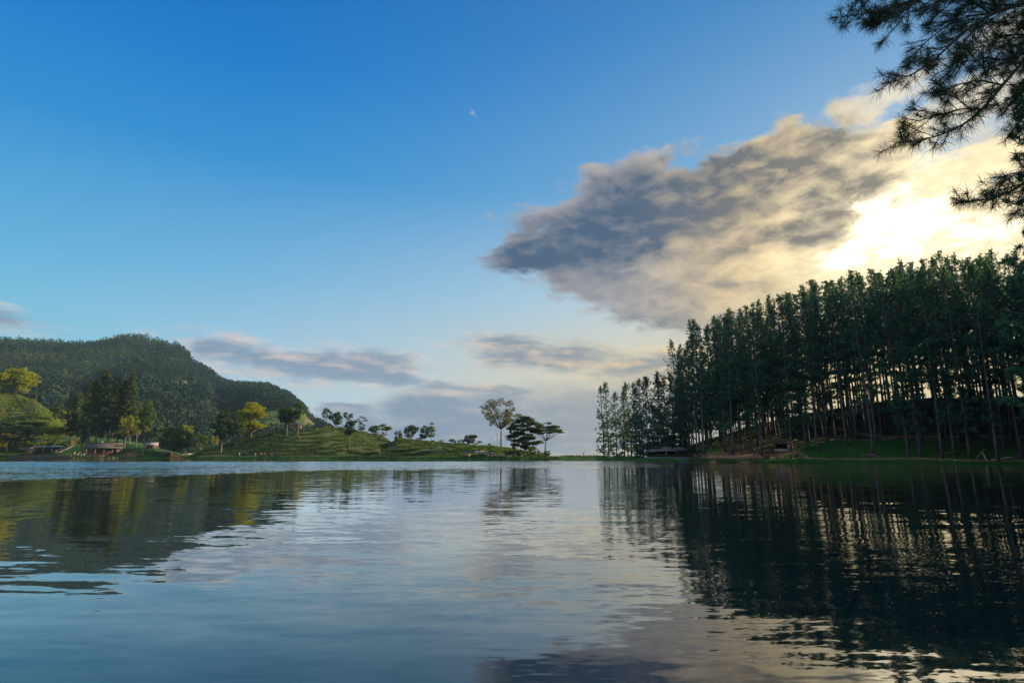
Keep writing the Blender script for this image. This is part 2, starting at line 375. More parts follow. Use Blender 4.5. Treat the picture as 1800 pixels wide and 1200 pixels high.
# ---------- terrain: heights by bearing and distance behind the shoreline ----------
# each column: survey column u, list of (metres behind the shore, survey row v) read off the photograph
COLS = {
 -250: [(0, None), (2, 1.2), (12, 3.0), (30, 18.0), (70, 44.0), (110, 60.0), (150, 66.0), (260, 20.0), (420, -10.0)],
 -40: [(0, None), (1.5, 1.4), (10, 2.2), (22, 7.0), (60, 27.0), (105, 48.0), (125, 49.0), (230, 10.0), (400, -10.0)],
 10: [(0, None), (1.5, 1.5), (10, 2.2), (22, 6.0), (60, 24.0), (98, 40.5), (115, 41.0), (220, 8.0), (400, -10.0)],
 45: [(0, None), (1.5, 1.6), (10, 2.2), (22, 5.5), (60, 21.0), (90, 35.5), (105, 35.5), (220, 6.0), (400, -10.0)],
 80: [(0, None), (1.5, 1.6), (10, 2.4), (22, 5.2), (60, 17.0), (85, 27.5), (100, 27.0), (220, 4.0), (400, -10.0)],
 115: [(0, None), (1.5, 1.6), (12, 2.6), (22, 6.5), (50, 12.5), (70, 17.0), (90, 17.0), (200, 2.0), (400, -10.0)],
 150: [(0, None), (1.2, 1.1), (12, 1.5), (20, 5.5), (32, 9.0), (60, 12.0), (80, 12.0), (180, 2.0), (400, -10.0)],
 200: [(0, None), (1.2, 1.1), (12, 1.5), (18, 5.0), (30, 8.6), (55, 10.5), (80, 10.5), (180, 2.0), (400, -10.0)],
 230: [(0, None), (1.5, .6), (5, 2.6), (12, 4.5), (28, 7.4), (50, 9.0), (80, 8.5), (180, 1.0), (400, -10.0)],
 270: [(0, None), (2, .8), (8, 2.6), (18, 5.0), (34, 6.6), (60, 6.0), (80, 5.5), (180, 0.0), (400, -10.0)],
 300: [(0, None), (2, .5), (6, 1.6), (16, 2.6), (34, 3.2), (60, 3.0), (80, 2.5), (180, -2.0), (400, -10.0)],
 330: [(0, None), (1.5, .4), (6, .8), (16, 1.0), (34, 1.2), (60, 1.0), (80, .5), (180, -4.0), (400, -10.0)],
 348: [(0, None), (1.5, .7), (5, .9), (9, 1.1), (30, 1.8), (55, 2.6), (90, 1.0), (180, -4.0), (400, -10.0)],
}
def zv(u, s, v):
    """height of the ground point seen at (u, v), s metres behind the shore along that bearing"""
    a = baz(u); r = float(shore(a)) + s
    x, y, z = ray(u, v)
    return H_CAM + z * r / math.hypot(x, y)
front = {380: 786, 420: 772, 460: 762.5, 500: 757.5, 540: 757.5, 570: 759.5, 600: 766, 640: 778, 670: 789}
back = {380: 792, 420: 780, 460: 768, 500: 760, 540: 754.5, 580: 752.5, 600: 753, 620: 755, 660: 764, 700: 770.5, 740: 776, 790: 780, 830: 781.5, 860: 784, 900: 789, 930: 795, 960: 800.5}
for u in (380, 420, 460, 500, 540, 570, 600, 640, 670, 700, 740, 790, 830, 860, 900, 930, 960):
    cb = np.interp(u, list(back), list(back.values()))
    if u in front:
        cf = front[u]
        L = [(0, None), (1.5, .8), (5, 1.0), (8, 1.3), (15, zv(u, 15, 797 - (797 - cf) * .24)), (30, zv(u, 30, 797 - (797 - cf) * .72)), (42, zv(u, 42, cf + .8)), (48, zv(u, 48, cf)),
             (60, zv(u, 60, cf) - 1.2), (78, zv(u, 78, max(cb + 5, cf - 1))), (105, zv(u, 105, cb)), (112, zv(u, 112, cb) - .2), (190, 3.0), (400, -10.0)]
    else:
        L = [(0, None), (1.5, .7), (5, 1.0), (8, 1.1), (13, 1.3), (22, zv(u, 22, 797 - (797 - cb) * .28)), (42, zv(u, 42, 797 - (797 - cb) * .68)), (60, zv(u, 60, cb + .7)), (70, zv(u, 70, cb)),
             (84, zv(u, 84, cb) - 1.0), (150, -4.0), (400, -30.0)]
    COLS[u] = L
for u in (985, 1040, 1090, 1125):
    COLS[u] = [(0, None), (1.5, .5), (5, 1.0), (8, 1.15), (14, 1.2), (18, .8), (40, -6.0), (100, -24.0), (400, -60.0)]
COLS[1136] = [(0, None), (.4, .9), (8, 1.0), (30, 1.2), (60, 1.2), (70, .2), (120, -18.0), (400, -60.0)]
COLS[1180] = [(0, None), (.4, .9), (8, 1.0), (20, 1.4), (60, 2.4), (80, .2), (140, -16.0), (400, -60.0)]
COLS[1206] = [(0, None), (.6, .8), (6, 1.4), (18, 2.4), (50, 4.6), (80, 3.2), (140, -10.0), (400, -60.0)]
def rcol(u, pts, crest):
    L = [(0, None)] + [(s, zv(u, s, v)) for s, v in pts]
    sc_, vc = crest
    zc = zv(u, sc_, vc)
    L += [(sc_, zc), (sc_ + 10, zc + .1), (sc_ + 40, zc - 1.5), (sc_ + 100, zc - 14), (400, -40.0)]
    COLS[u] = L
rcol(1245, [(1.2, 807), (4, 804.5), (7, 800), (14, 793), (22, 786), (36, 778)], (52, 772))
rcol(1300, [(1.2, 808), (5, 805), (8, 800), (11, 798), (18, 788), (30, 775)], (52, 757))
rcol(1350, [(1.5, 808.5), (5, 806), (9, 800), (11, 798), (17, 788), (30, 772)], (54, 742))
rcol(1400, [(1.5, 810), (5, 808.5), (9, 802), (12, 795), (17, 786), (30, 769)], (55, 732))
rcol(1450, [(1.5, 810.5), (5, 808.5), (9, 803), (14, 790), (20, 780), (26, 772), (36, 758)], (55, 722))
rcol(1500, [(1.5, 811), (5, 809), (9, 803), (16, 785), (22, 774), (30, 764), (38, 752)], (55, 713))
rcol(1550, [(1.5, 812), (5, 809.5), (9, 802), (16, 782), (22, 769), (26, 767), (38, 748)], (55, 706))
rcol(1620, [(1.5, 813), (5, 810.5), (7, 808), (16, 784), (23, 769), (27, 767), (38, 744)], (55, 701))
rcol(1700, [(1.5, 814), (5, 812), (7, 810), (16, 785), (23, 770), (27, 768), (38, 742)], (55, 698))
rcol(1800, [(1.5, 815), (5, 813), (7, 811), (16, 786), (24, 770), (28, 768), (38, 740)], (55, 696))
SG = np.array([0, .4, .8, 1.2, 1.6, 2.1, 2.7, 3.4, 4.2] + list(np.arange(5, 60, .8)) + list(np.arange(60, 130, 2.0)) + list(np.arange(130, 260, 8)) + [280, 310, 350, 400, 480, 600, 800, 1200, 1900, 2900], float)
cu = np.array(sorted(COLS)); ca = np.array([baz(u) for u in cu])
prof = []
for u in cu:
    L = COLS[u]
    prof.append(np.interp(SG, [p[0] for p in L], [0.0 if p[1] is None else p[1] for p in L]))
prof = np.array(prof)
# beyond the columns: low banks, and an unseen hill added to shade the right
ext = [(-179.9, .9), (-110, 1.2), (-60, 4.0), (47, 30), (56, 60), (85, 62), (104, 20), (125, 1.2), (179.9, .9)]
pa = []; pp = []
for a_, hh in ext:
    pa.append(a_)
    if hh > 15: pp.append(np.interp(SG, [0, 1.5, 10, 40, 110, 220, 420, 900], [0, .8, 1.6, hh * .18, hh * .9, hh * 1.7, hh * 1.9, -5]))
    else: pp.append(np.interp(SG, [0, 1.5, 10, 60, 200, 400], [0, hh * .5, hh, hh * 2, hh * 2, -5]))
ALLA = np.concatenate([pa[:3], ca, pa[3:]]); ALLP = np.vstack([pp[:3], prof, pp[3:]])
rng = np.random.default_rng(5)
def fbm(x, y, octs=4, seed=0, gain=.5):
    """value noise on arrays"""
    out = np.zeros_like(x, float); amp = 1.0; tot = 0
    for o in range(octs):
        xi = np.floor(x).astype(np.int64); yi = np.floor(y).astype(np.int64); fx = x - xi; fy = y - yi
        fx = fx * fx * (3 - 2 * fx); fy = fy * fy * (3 - 2 * fy)
        def h(a, b):
            n = (a * 374761393 + b * 668265263 + seed * 69069 + o * 1013) & 0x7fffffff
            n = ((n ^ (n >> 13)) * 1274126177) & 0x7fffffff
            return ((n ^ (n >> 16)) & 0xffff) / 65535.0
        out += amp * ((h(xi, yi) * (1 - fx) + h(xi + 1, yi) * fx) * (1 - fy) + (h(xi, yi + 1) * (1 - fx) + h(xi + 1, yi + 1) * fx) * fy)
        tot += amp; amp *= gain; x = x * 2.03 + 17; y = y * 2.03 + 31
    return out / tot - .5
def hgt(a, s):
    """height at bearing a (degrees) and s metres behind the shore (arrays)"""
    a = np.asarray(a, float); s = np.asarray(s, float)
    i = np.clip(np.searchsorted(ALLA, a) - 1, 0, len(ALLA) - 2)
    f = np.clip((a - ALLA[i]) / (ALLA[i + 1] - ALLA[i]), 0, 1)
    j = np.clip(np.searchsorted(SG, s, side='right') - 1, 0, len(SG) - 2)
    g = np.clip((s - SG[j]) / (SG[j + 1] - SG[j]), 0, 1)
    z0 = ALLP[i, j] * (1 - g) + ALLP[i, j + 1] * g; z1 = ALLP[i + 1, j] * (1 - g) + ALLP[i + 1, j + 1] * g
    z = z0 * (1 - f) + z1 * f
    r = shore(a) + s; x = r * np.sin(np.radians(a)); y = r * np.cos(np.radians(a))
    k = np.clip(s / 12, 0, 1)
    z = z + k * (fbm(x / 9, y / 9, 4, 3) * .9) + np.clip(s / 2, 0, 1) * fbm(x / 1.6, y / 1.6, 3, 9) * .22
    return np.where(s < 0, s * .4, z)
def ground(x, y):
    a = np.degrees(np.arctan2(x, y)); return hgt(a, np.hypot(x, y) - shore(a))
def gz(x, y): return float(ground(np.array([x]), np.array([y]))[0])
def on_ground(u, s):
    """world point on the ground, s metres behind the shore in the bearing of survey column u"""
    a = baz(u); r = float(shore(a)) + s; x = r * math.sin(R(a)); y = r * math.cos(R(a))
    return Vector((x, y, gz(x, y)))

# path centre lines on the right bank, as survey points lying on the ground
def poly_dist(u, v, pts):
    d = np.full(u.shape, 1e9)
    for (x0, y0), (x1, y1) in zip(pts[:-1], pts[1:]):
        L2 = (x1 - x0) ** 2 + (y1 - y0) ** 2
        t = np.clip(((u - x0) * (x1 - x0) + (v - y0) * (y1 - y0)) / L2, 0, 1)
        d = np.minimum(d, np.hypot(u - x0 - t * (x1 - x0), v - y0 - t * (y1 - y0)))
    return d
def build_terrain():
    a = np.unique(np.concatenate([np.arange(-180, -46, 3.0), np.arange(-46, 28, .22), np.arange(28, 44, .12), np.arange(44, 180.1, 3.0), [180.0]]))
    S = np.concatenate([[-6, -2.5, -1, -.3], SG])
    A, SS = np.meshgrid(a, S, indexing='ij')
    rr = shore(A) + SS; rr = np.maximum(rr, .05)
    X = rr * np.sin(np.radians(A)); Y = rr * np.cos(np.radians(A)); Z = hgt(A, SS)
    V = np.stack([X, Y, Z], -1).reshape(-1, 3)
    na, ns = A.shape
    i = np.arange(na - 1)[:, None]; j = np.arange(ns - 1)[None]
    Q = np.stack([i * ns + j, (i + 1) * ns + j, (i + 1) * ns + j + 1, i * ns + j + 1], -1).reshape(-1, 4)
    # what grows where: R short green grass, G bare trodden path, B brown tea-garden soil and needle litter
    U, Vv = project(V); s = SS.reshape(-1); az_ = A.reshape(-1)
    x, y = V[:, 0], V[:, 1]
    nz = fbm(x / 5, y / 5, 4, 21); nz2 = fbm(x / 1.7, y / 1.7, 3, 22)
    right = az_ > baz(1215)
    grass = np.ones(len(V)) * .8
    inn = (az_ > baz(1210)) & (az_ < 50)
    g = np.zeros(len(V))
    g = np.where(s < 6.5, .95, g)                                          # strip along the water
    g = np.where((U < 1365) & (s < 7), .25 + nz * 1.2, g)
    lawn = (U > 1395) & (U < 1625) & (Vv > 771 + 4 * nz) & (s < 26)
    g = np.where(lawn, 1.0, g)
    g = np.where((U >= 1625) & (s < 22), .55 + nz * 1.6, g)
    g = np.where((U > 1235) & (U < 1270) & (s > 10) & (s < 20), .8, g)
    p1 = poly_dist(U, Vv, [(1235, 802), (1300, 799.5), (1360, 799), (1400, 797), (1420, 804), (1455, 807), (1540, 806.5), (1600, 805), (1700, 808.5), (1820, 810)])
    p2 = poly_dist(U, Vv, [(1395, 738), (1430, 748), (1480, 754), (1520, 763), (1560, 768), (1620, 768), (1700, 766), (1820, 768)])
    p3 = poly_dist(U, Vv, [(1400, 778), (1440, 769), (1480, 773), (1540, 774), (1570, 769)])
    p4 = poly_dist(U, Vv, [(1385, 783), (1402, 790), (1410, 798), (1420, 805)])
    path = np.clip(1.4 - p1 / 1.3, 0, 1); path = np.maximum(path, np.clip(1.6 - p2 / 1.9, 0, 1)); path = np.maximum(path, np.clip(1.5 - p3 / 1.6, 0, 1) * .8)
    path = np.maximum(path, np.clip(1.6 - p4 / 3.6, 0, 1))
    bank = ((U > 1205) & (U < 1400) & (s < 14)) * np.clip(.45 + nz * 2.5, 0, .8)
    path = np.maximum(path, bank); path = np.where(inn & (s < 60), np.clip(path + nz2 * .5 * (path > .05), 0, 1), 0)
    grass = np.where(inn, np.clip(g + nz2 * .4, 0, 1), grass)
    soil = np.where(inn, 1 - grass, 0.0)
    tea = (az_ > baz(342)) & (az_ < baz(955)) & (s > 7); tl = (az_ > -60) & (az_ < baz(105)) & (s > 20)
    grass = np.where(tea | tl, .5, grass)
    # left: red earth cutting, paths
    pL = np.clip(1.5 - poly_dist(U, Vv, [(345, 796.5), (480, 796.5), (560, 796.8), (620, 793.5), (700, 795), (780, 797), (870, 800)]) / .9, 0, 1)
    path = np.where((U > 342) & (U < 880) & (s < 14), pL, path)
    path = np.where((U > 204) & (U < 240) & (s < 6) & (s > .8), .9, path)
    path = np.where((U > 298) & (U < 318) & (s < 5), .7, path)
    C = np.stack([grass, np.clip(path, 0, 1), soil, np.ones(len(V))], -1).astype(np.float32)
    m, t, o = mat_new('bank_ground')
    at_ = t.new('ShaderNodeAttribute', attribute_name='cover'); sx = t.new('ShaderNodeSeparateColor'); t.put(sx.inputs[0], at_.outputs['Color'])
    pos = t.new('ShaderNodeNewGeometry').outputs['Position']
    nA = t.noise(pos, 1.1, 6, .65); nB = t.noise(t.vm('ADD', pos, (30, 5, 2)), .25, 4)
    gcol = t.mix(t.lin(nA, .3, .7), (.014, .066, .012), (.040, .140, .022)); gcol = t.mix(t.step(nB, .48, .66), gcol, (.045, .055, .018))
    lit_ = t.mix(t.lin(nA, .3, .7), (.028, .020, .012), (.075, .048, .027)); lit_ = t.mix(t.lin(nB, .4, .65), lit_, (.03, .045, .018))
    soilc = t.mix(t.lin(nA, .3, .7), (.045, .036, .02), (.08, .055, .03))
    pathc = t.mix(t.lin(nA, .3, .7), (.17, .085, .045), (.30, .19, .12))
    c = t.mix(sx.outputs[2], soilc, lit_); c = t.mix(t.step(t.m('ADD', sx.outputs[0], t.m('MULTIPLY', t.m('SUBTRACT', nA, .5), .8)), .3, .7), c, gcol)
    c = t.mix(t.step(t.m('ADD', sx.outputs[1], t.m('MULTIPLY', t.m('SUBTRACT', nA, .5), .8)), .3, .75), c, pathc)
    p = t.new('ShaderNodeBsdfPrincipled'); t.put(p.inputs['Base Color'], c); p.inputs['Roughness'].default_value = .9; p.inputs['Specular IOR Level'].default_value = .15
    b = t.new('ShaderNodeBump'); b.inputs['Distance'].default_value = .25; t.put(b.inputs['Height'], nA); t.l.new(b.outputs[0], p.inputs['Normal'])
    t.l.new(p.outputs[0], o.inputs[0])
    me = mesh_np('ground', V, Q, None, m, True)
    ca_ = me.color_attributes.new('cover', 'FLOAT_COLOR', 'POINT'); ca_.data.foreach_set('color', C.ravel())
    ob = link('ground', me); ob['kind'] = 'structure'
build_terrain()

# ---------- the wooded mountain beyond the left shore ----------
RIDGE = [(-420, 640), (-250, 612), (-120, 606), (0, 608), (60, 611), (110, 613), (150, 610), (190, 597), (230, 599), (300, 618), (315, 631), (350, 652), (378, 672), (405, 678), (430, 678),
         (460, 680), (500, 697), (540, 727), (562, 747), (600, 770), (640, 790), (700, 812)]
_ra = np.array([baz(u) for u, v in RIDGE]); _re = np.array([azel(u, v)[1] for u, v in RIDGE])
M_R0, M_R1, M_R2 = 520.0, 1350.0, 2300.0
def mount_h(a, r):
    rid = np.interp(a, _ra, _re)
    rr = M_R1 - np.clip((a + 30) / 14, 0, 1) * 250          # the right-hand spur comes nearer
    zt = H_CAM + np.tan(np.radians(rid)) * rr
    base = -14.0
    t = (r - M_R0) / (rr - M_R0); tt = np.clip(t, 0, 1)
    up = base + (zt - base) * (tt ** 1.15 * .55 + tt ** .75 * .45)
    down = zt - (r - rr) * .25
    z = np.where(t <= 1, up, down)
    x = r * np.sin(np.radians(a)); y = r * np.cos(np.radians(a))
    amp = np.clip(tt * 4, 0, 1) * np.clip((1 - tt) * 5, 0, 1)
    q = fbm(x / 240 + .4 * y / 240, y / 520, 4, 77)
    z = z + amp * q * 95
    z = z - amp * 20 * (1 - np.clip(np.abs(a + 27.2 + (tt - .5) * 5) * .45, 0, 1)) - amp * 18 * (1 - np.clip(np.abs(a + 36 - (tt - .5) * 6) * .4, 0, 1))   # ravines between the shoulders
    z = z + fbm(x / 30, y / 30, 3, 5) * 4
    cap = H_CAM + np.tan(np.radians(rid)) * r * (.80 + .20 * tt)
    return np.where((t < 1) & (rid > 0.3), np.minimum(z, np.maximum(cap, base + 6)), z)
def build_mountain():
    a = np.arange(-52, -10, .18); r = np.concatenate([np.arange(M_R0, 1500, 11.0), np.arange(1500, 2400, 60.0)])
    A, RR = np.meshgrid(a, r, indexing='ij')
    Z = mount_h(A, RR); X = RR * np.sin(np.radians(A)); Y = RR * np.cos(np.radians(A))
    V = np.stack([X, Y, Z], -1).reshape(-1, 3); na, ns = A.shape
    i = np.arange(na - 1)[:, None]; j = np.arange(ns - 1)[None]
    Q = np.stack([i * ns + j, (i + 1) * ns + j, (i + 1) * ns + j + 1, i * ns + j + 1], -1).reshape(-1, 4)
    U, Vv = project(V)
    cut = np.clip(1.6 - poly_dist(U, Vv, [(262, 672), (285, 677), (312, 677), (345, 676)]) / 2.6, 0, 1) * (fbm(U / 7, Vv / 4, 3, 8) > -.12)
    rock = ((U > 535) & (U < 562) & (Vv > 728) & (Vv < 748)) * (fbm(U / 5, Vv / 5, 3, 4) > .02)
    global meadow_at
    def meadow_at(U, Vv):
        k = np.clip(1 - np.hypot((U - 500) / 95, (Vv - 742) / 26), 0, 1) * 2.2 + fbm(U / 16, Vv / 8, 3, 44) * .8
        return np.maximum(k, np.clip(1 - np.hypot((U - 395) / 60, (Vv - 760) / 16), 0, 1) * 1.6 + fbm(U / 12, Vv / 6, 3, 45) * .6)
    CC = np.stack([np.maximum(cut, rock), np.clip(meadow_at(U, Vv), 0, 1), U * 0, U * 0 + 1], -1).astype(np.float32)
    m, t, o = mat_new('mountain_ground')
    at_ = t.new('ShaderNodeAttribute', attribute_name='cover'); sx = t.new('ShaderNodeSeparateColor'); t.put(sx.inputs[0], at_.outputs['Color'])
    pos = t.new('ShaderNodeNewGeometry').outputs['Position']
    nA = t.noise(pos, .05, 8, .7); nB = t.noise(pos, .008, 4)
    c = t.mix(t.lin(nA, .3, .7), (.014, .034, .014), (.05, .085, .026)); c = t.mix(t.step(nB, .5, .62), c, (.065, .10, .028))
    c = t.mix(sx.outputs[1], c, t.mix(t.lin(nA, .3, .7), (.04, .075, .02), (.09, .13, .03))); c = t.mix(sx.outputs[0], c, t.mix(t.lin(nA, .3, .7), (.12, .075, .06), (.30, .17, .13)))
    p = t.new('ShaderNodeBsdfPrincipled'); t.put(p.inputs['Base Color'], c); p.inputs['Roughness'].default_value = .95; p.inputs['Specular IOR Level'].default_value = .1
    t.l.new(p.outputs[0], o.inputs[0])
    me = mesh_np('mountain', V, Q, None, m, True); ca_ = me.color_attributes.new('cover', 'FLOAT_COLOR', 'POINT'); ca_.data.foreach_set('color', CC.ravel())
    ob = link('mountain', me); ob['kind'] = 'structure'
build_mountain()
# ---------- foliage materials ----------
M_PINE = leaf_mat('pine_needles', (.018, .064, .038), (.078, .210, .120), trans=.30)
M_PINEW = leaf_mat('sunlit_pine_needles', (.026, .055, .018), (.095, .130, .030), trans=.42)  # lighter, yellower needle copy: sunshine on the left group put into the colour
M_DARK = leaf_mat('dark_leaves', (.018, .045, .014), (.055, .095, .022), trans=.35)
M_GREEN = leaf_mat('green_leaves', (.035, .085, .018), (.12, .18, .028), trans=.52)
M_GOLD = leaf_mat('yellow_green_leaves', (.11, .16, .008), (.33, .34, .014), trans=.58)
M_PALE = leaf_mat('pale_grey_leaves', (.07, .085, .055), (.19, .19, .13), trans=.35, tint=(.10, .13, .03))
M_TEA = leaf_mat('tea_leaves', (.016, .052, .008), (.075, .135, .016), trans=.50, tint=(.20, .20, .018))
M_TEAL = leaf_mat('sunlit_tea_leaves', (.07, .14, .006), (.29, .35, .014), trans=.55, tint=(.36, .33, .015))  # tea leaf copy with the left hill's sunshine put into its colour
M_HEDGE = leaf_mat('hedge_leaves', (.09, .13, .05), (.19, .22, .10), trans=.3)
M_WOOD = leaf_mat('distant_forest', (.018, .042, .018), (.052, .090, .032), trans=.25, tint=(.085, .11, .03))
M_BARK = simple_mat('pine_bark', (.075, .066, .068), .9, .45, 2.2, bump=.05)
M_BARKP = simple_mat('pale_bark', (.17, .13, .10), .85, .35, 2.0, bump=.03)
M_BARKD = simple_mat('dark_bark', (.07, .05, .038), .9, .35, 2.0, bump=.03)

def leaves(rg, C, size, elong=1.6, up=0.0, dirs=None, jit=.35):
    """one bent diamond-shaped leaf clump at each point: vertices and quads"""
    n = len(C)
    a = rg.normal(size=(n, 3)) if dirs is None else dirs + rg.normal(size=(n, 3)) * jit
    a /= np.linalg.norm(a, axis=1)[:, None] + 1e-9
    b = rg.normal(size=(n, 3)); b[:, 2] *= (1 - up); b -= (b * a).sum(1)[:, None] * a; b /= np.linalg.norm(b, axis=1)[:, None] + 1e-9
    s = (size * rg.uniform(.6, 1.35, n))[:, None] if np.isscalar(size) else (size * rg.uniform(.6, 1.35, n))[:, None]
    nn = np.cross(a, b)
    p0 = C - a * s * .5 * elong; p2 = C + a * s * .5 * elong - nn * s * .12
    p1 = C + b * s * .5 + nn * s * .15; p3 = C - b * s * .5 + nn * s * .1
    V = np.stack([p0, p1, p2, p3], 1).reshape(-1, 3)
    Q = np.arange(n * 4).reshape(-1, 4)
    return V, Q

def pine_mesh(seed, H=40.0, clear=.5, rmax=3.6, low=0, blades=8, blade=.53, narrow=.16, rad=.27, bend=.6, ball=np.array([.34, .34, .24]), mat=None, name='pine', gap=1.0):
    """a tall pine: bare tapering trunk, whorls of branches, bushy needle tufts at and along their ends"""
    rg = np.random.default_rng(seed)
    tr = MB(); n = 14
    t = np.linspace(0, 1, n)
    bx, by = rg.normal(size=2) * bend
    px = bx * np.sin(t * 2.6) * t + np.cumsum(rg.normal(size=n) * .03); py = by * np.sin(t * 2.1) * t + np.cumsum(rg.normal(size=n) * .03)
    px -= px[0]; py -= py[0]
    pts = np.stack([px, py, t * H - .6 * (t == 0)], 1)
    rr = rad * (1 - t * .93) ** .8 + .02; rr[0] *= 1.35
    tr.tube(pts, rr, 8)
    C = []; Dr = []; S = []
    def axis(z):
        k = z / H
        return np.array([np.interp(k, t, px), np.interp(k, t, py), z])
    z = H * clear
    zs = []
    while z < H - .4:
        zs.append(z); z += gap * rg.uniform(.8, 1.6) * (1.0 if z < H * .8 else .55)
    extra = [(H * rg.uniform(min(.16, clear * .5), clear), 1) for _ in range(low)]
    side = rg.uniform(0, 6.28)
    for z, one in [(z, 0) for z in zs] + extra:
        k = max(0, (z - H * clear) / (H * (1 - clear)))
        L0 = rmax * (1.0 - k) ** .95 * (.60 + .40 * min(1, k * 3)) * rg.uniform(.5, 1.4) + .28
        nb = rg.integers(3, 6) if not one else rg.integers(1, 4)
        ph = rg.uniform(0, 6.28)
        for b in range(nb):
            if rg.random() < .16 and not one: continue
            ang = ph + b * 6.28 / nb + rg.normal() * .4
            L = L0 * rg.uniform(.45, 1.2) * (1 + .22 * math.cos(ang - side)) * (.7 if one else 1)
            rise = 1.5 * k ** 1.8 + .03 + rg.normal() * .13 - .2 * (k < .25)
            m_ = 5; tt = np.linspace(0, 1, m_)
            o = axis(z)
            dx, dy = math.cos(ang), math.sin(ang)
            P_ = np.stack([o[0] + dx * L * tt, o[1] + dy * L * tt, o[2] + L * (rise * tt + .22 * tt ** 2)], 1)
            tr.tube(P_[[0, 2, 4]], [.045 + .014 * L, .035, .015], 3, False)
            nball = max(1, int(round(L / .95)))
            for q in range(nball):
                f_ = 1 - q * .62 / nball - (0 if q == 0 else rg.uniform(0, .08))
                c0 = np.array([np.interp(f_, tt, P_[:, j]) for j in range(3)])
                sd = (1 - f_) * L * .55
                c0 = c0 + np.array([-dy, dx, 0]) * rg.normal() * sd + rg.normal(size=3) * .1
                if q and rg.random() < .6: tr.tube([tuple(P_[2] * .4 + o * .6), tuple(c0)], [.025, .012], 3, False)
                for _ in range(rg.integers(3, 6)):
                    C.append(c0 + rg.normal(size=3) * ball * (1 - .45 * k)); Dr.append((dx * .4, dy * .4, .8)); S.append(rg.uniform(.75, 1.2) * (1 - .3 * k))
    for q in range(5):                                     # upright leading shoots give the top its fingers
        zb = H - rg.uniform(.8, 4.5); rr0 = rg.uniform(.2, .4) + (H - zb) * rg.uniform(.06, .2); ang = rg.uniform(0, 6.28)
        b0 = axis(zb) + np.array([math.cos(ang) * rr0, math.sin(ang) * rr0, .3]); ln = rg.uniform(.8, 1.7)
        tr.tube([tuple(axis(zb)), tuple(b0), tuple(b0 + np.array([0, 0, ln]))], [.05, .035, .015], 3, False)
        for e_ in np.arange(0, ln, .3): C.append(b0 + np.array([0, 0, e_]) + rg.normal(size=3) * .07); Dr.append((0, 0, 1.3)); S.append(.8)
    for q in range(12): C.append(axis(H - .25 * q) + rg.normal(size=3) * .07 * q ** .5); Dr.append((0, 0, 1.4)); S.append(.9)
    C = np.array(C); Dr = np.array(Dr); S = np.array(S)
    Cb = np.repeat(C, blades, 0); Sb = np.repeat(S, blades) * blade
    d = np.repeat(Dr, blades, 0) * .5 + rg.normal(size=Cb.shape) * .75
    d /= np.linalg.norm(d, axis=1)[:, None]
    V, Q = leaves(rg, Cb + d * Sb[:, None] * .42, Sb * narrow * 2.2, elong=1 / narrow * .44, dirs=d, jit=.05)
    return tr.data(name + '_trunk', M_BARK, True), mesh_np(name + '_crown', V, Q, None, mat or M_PINE)

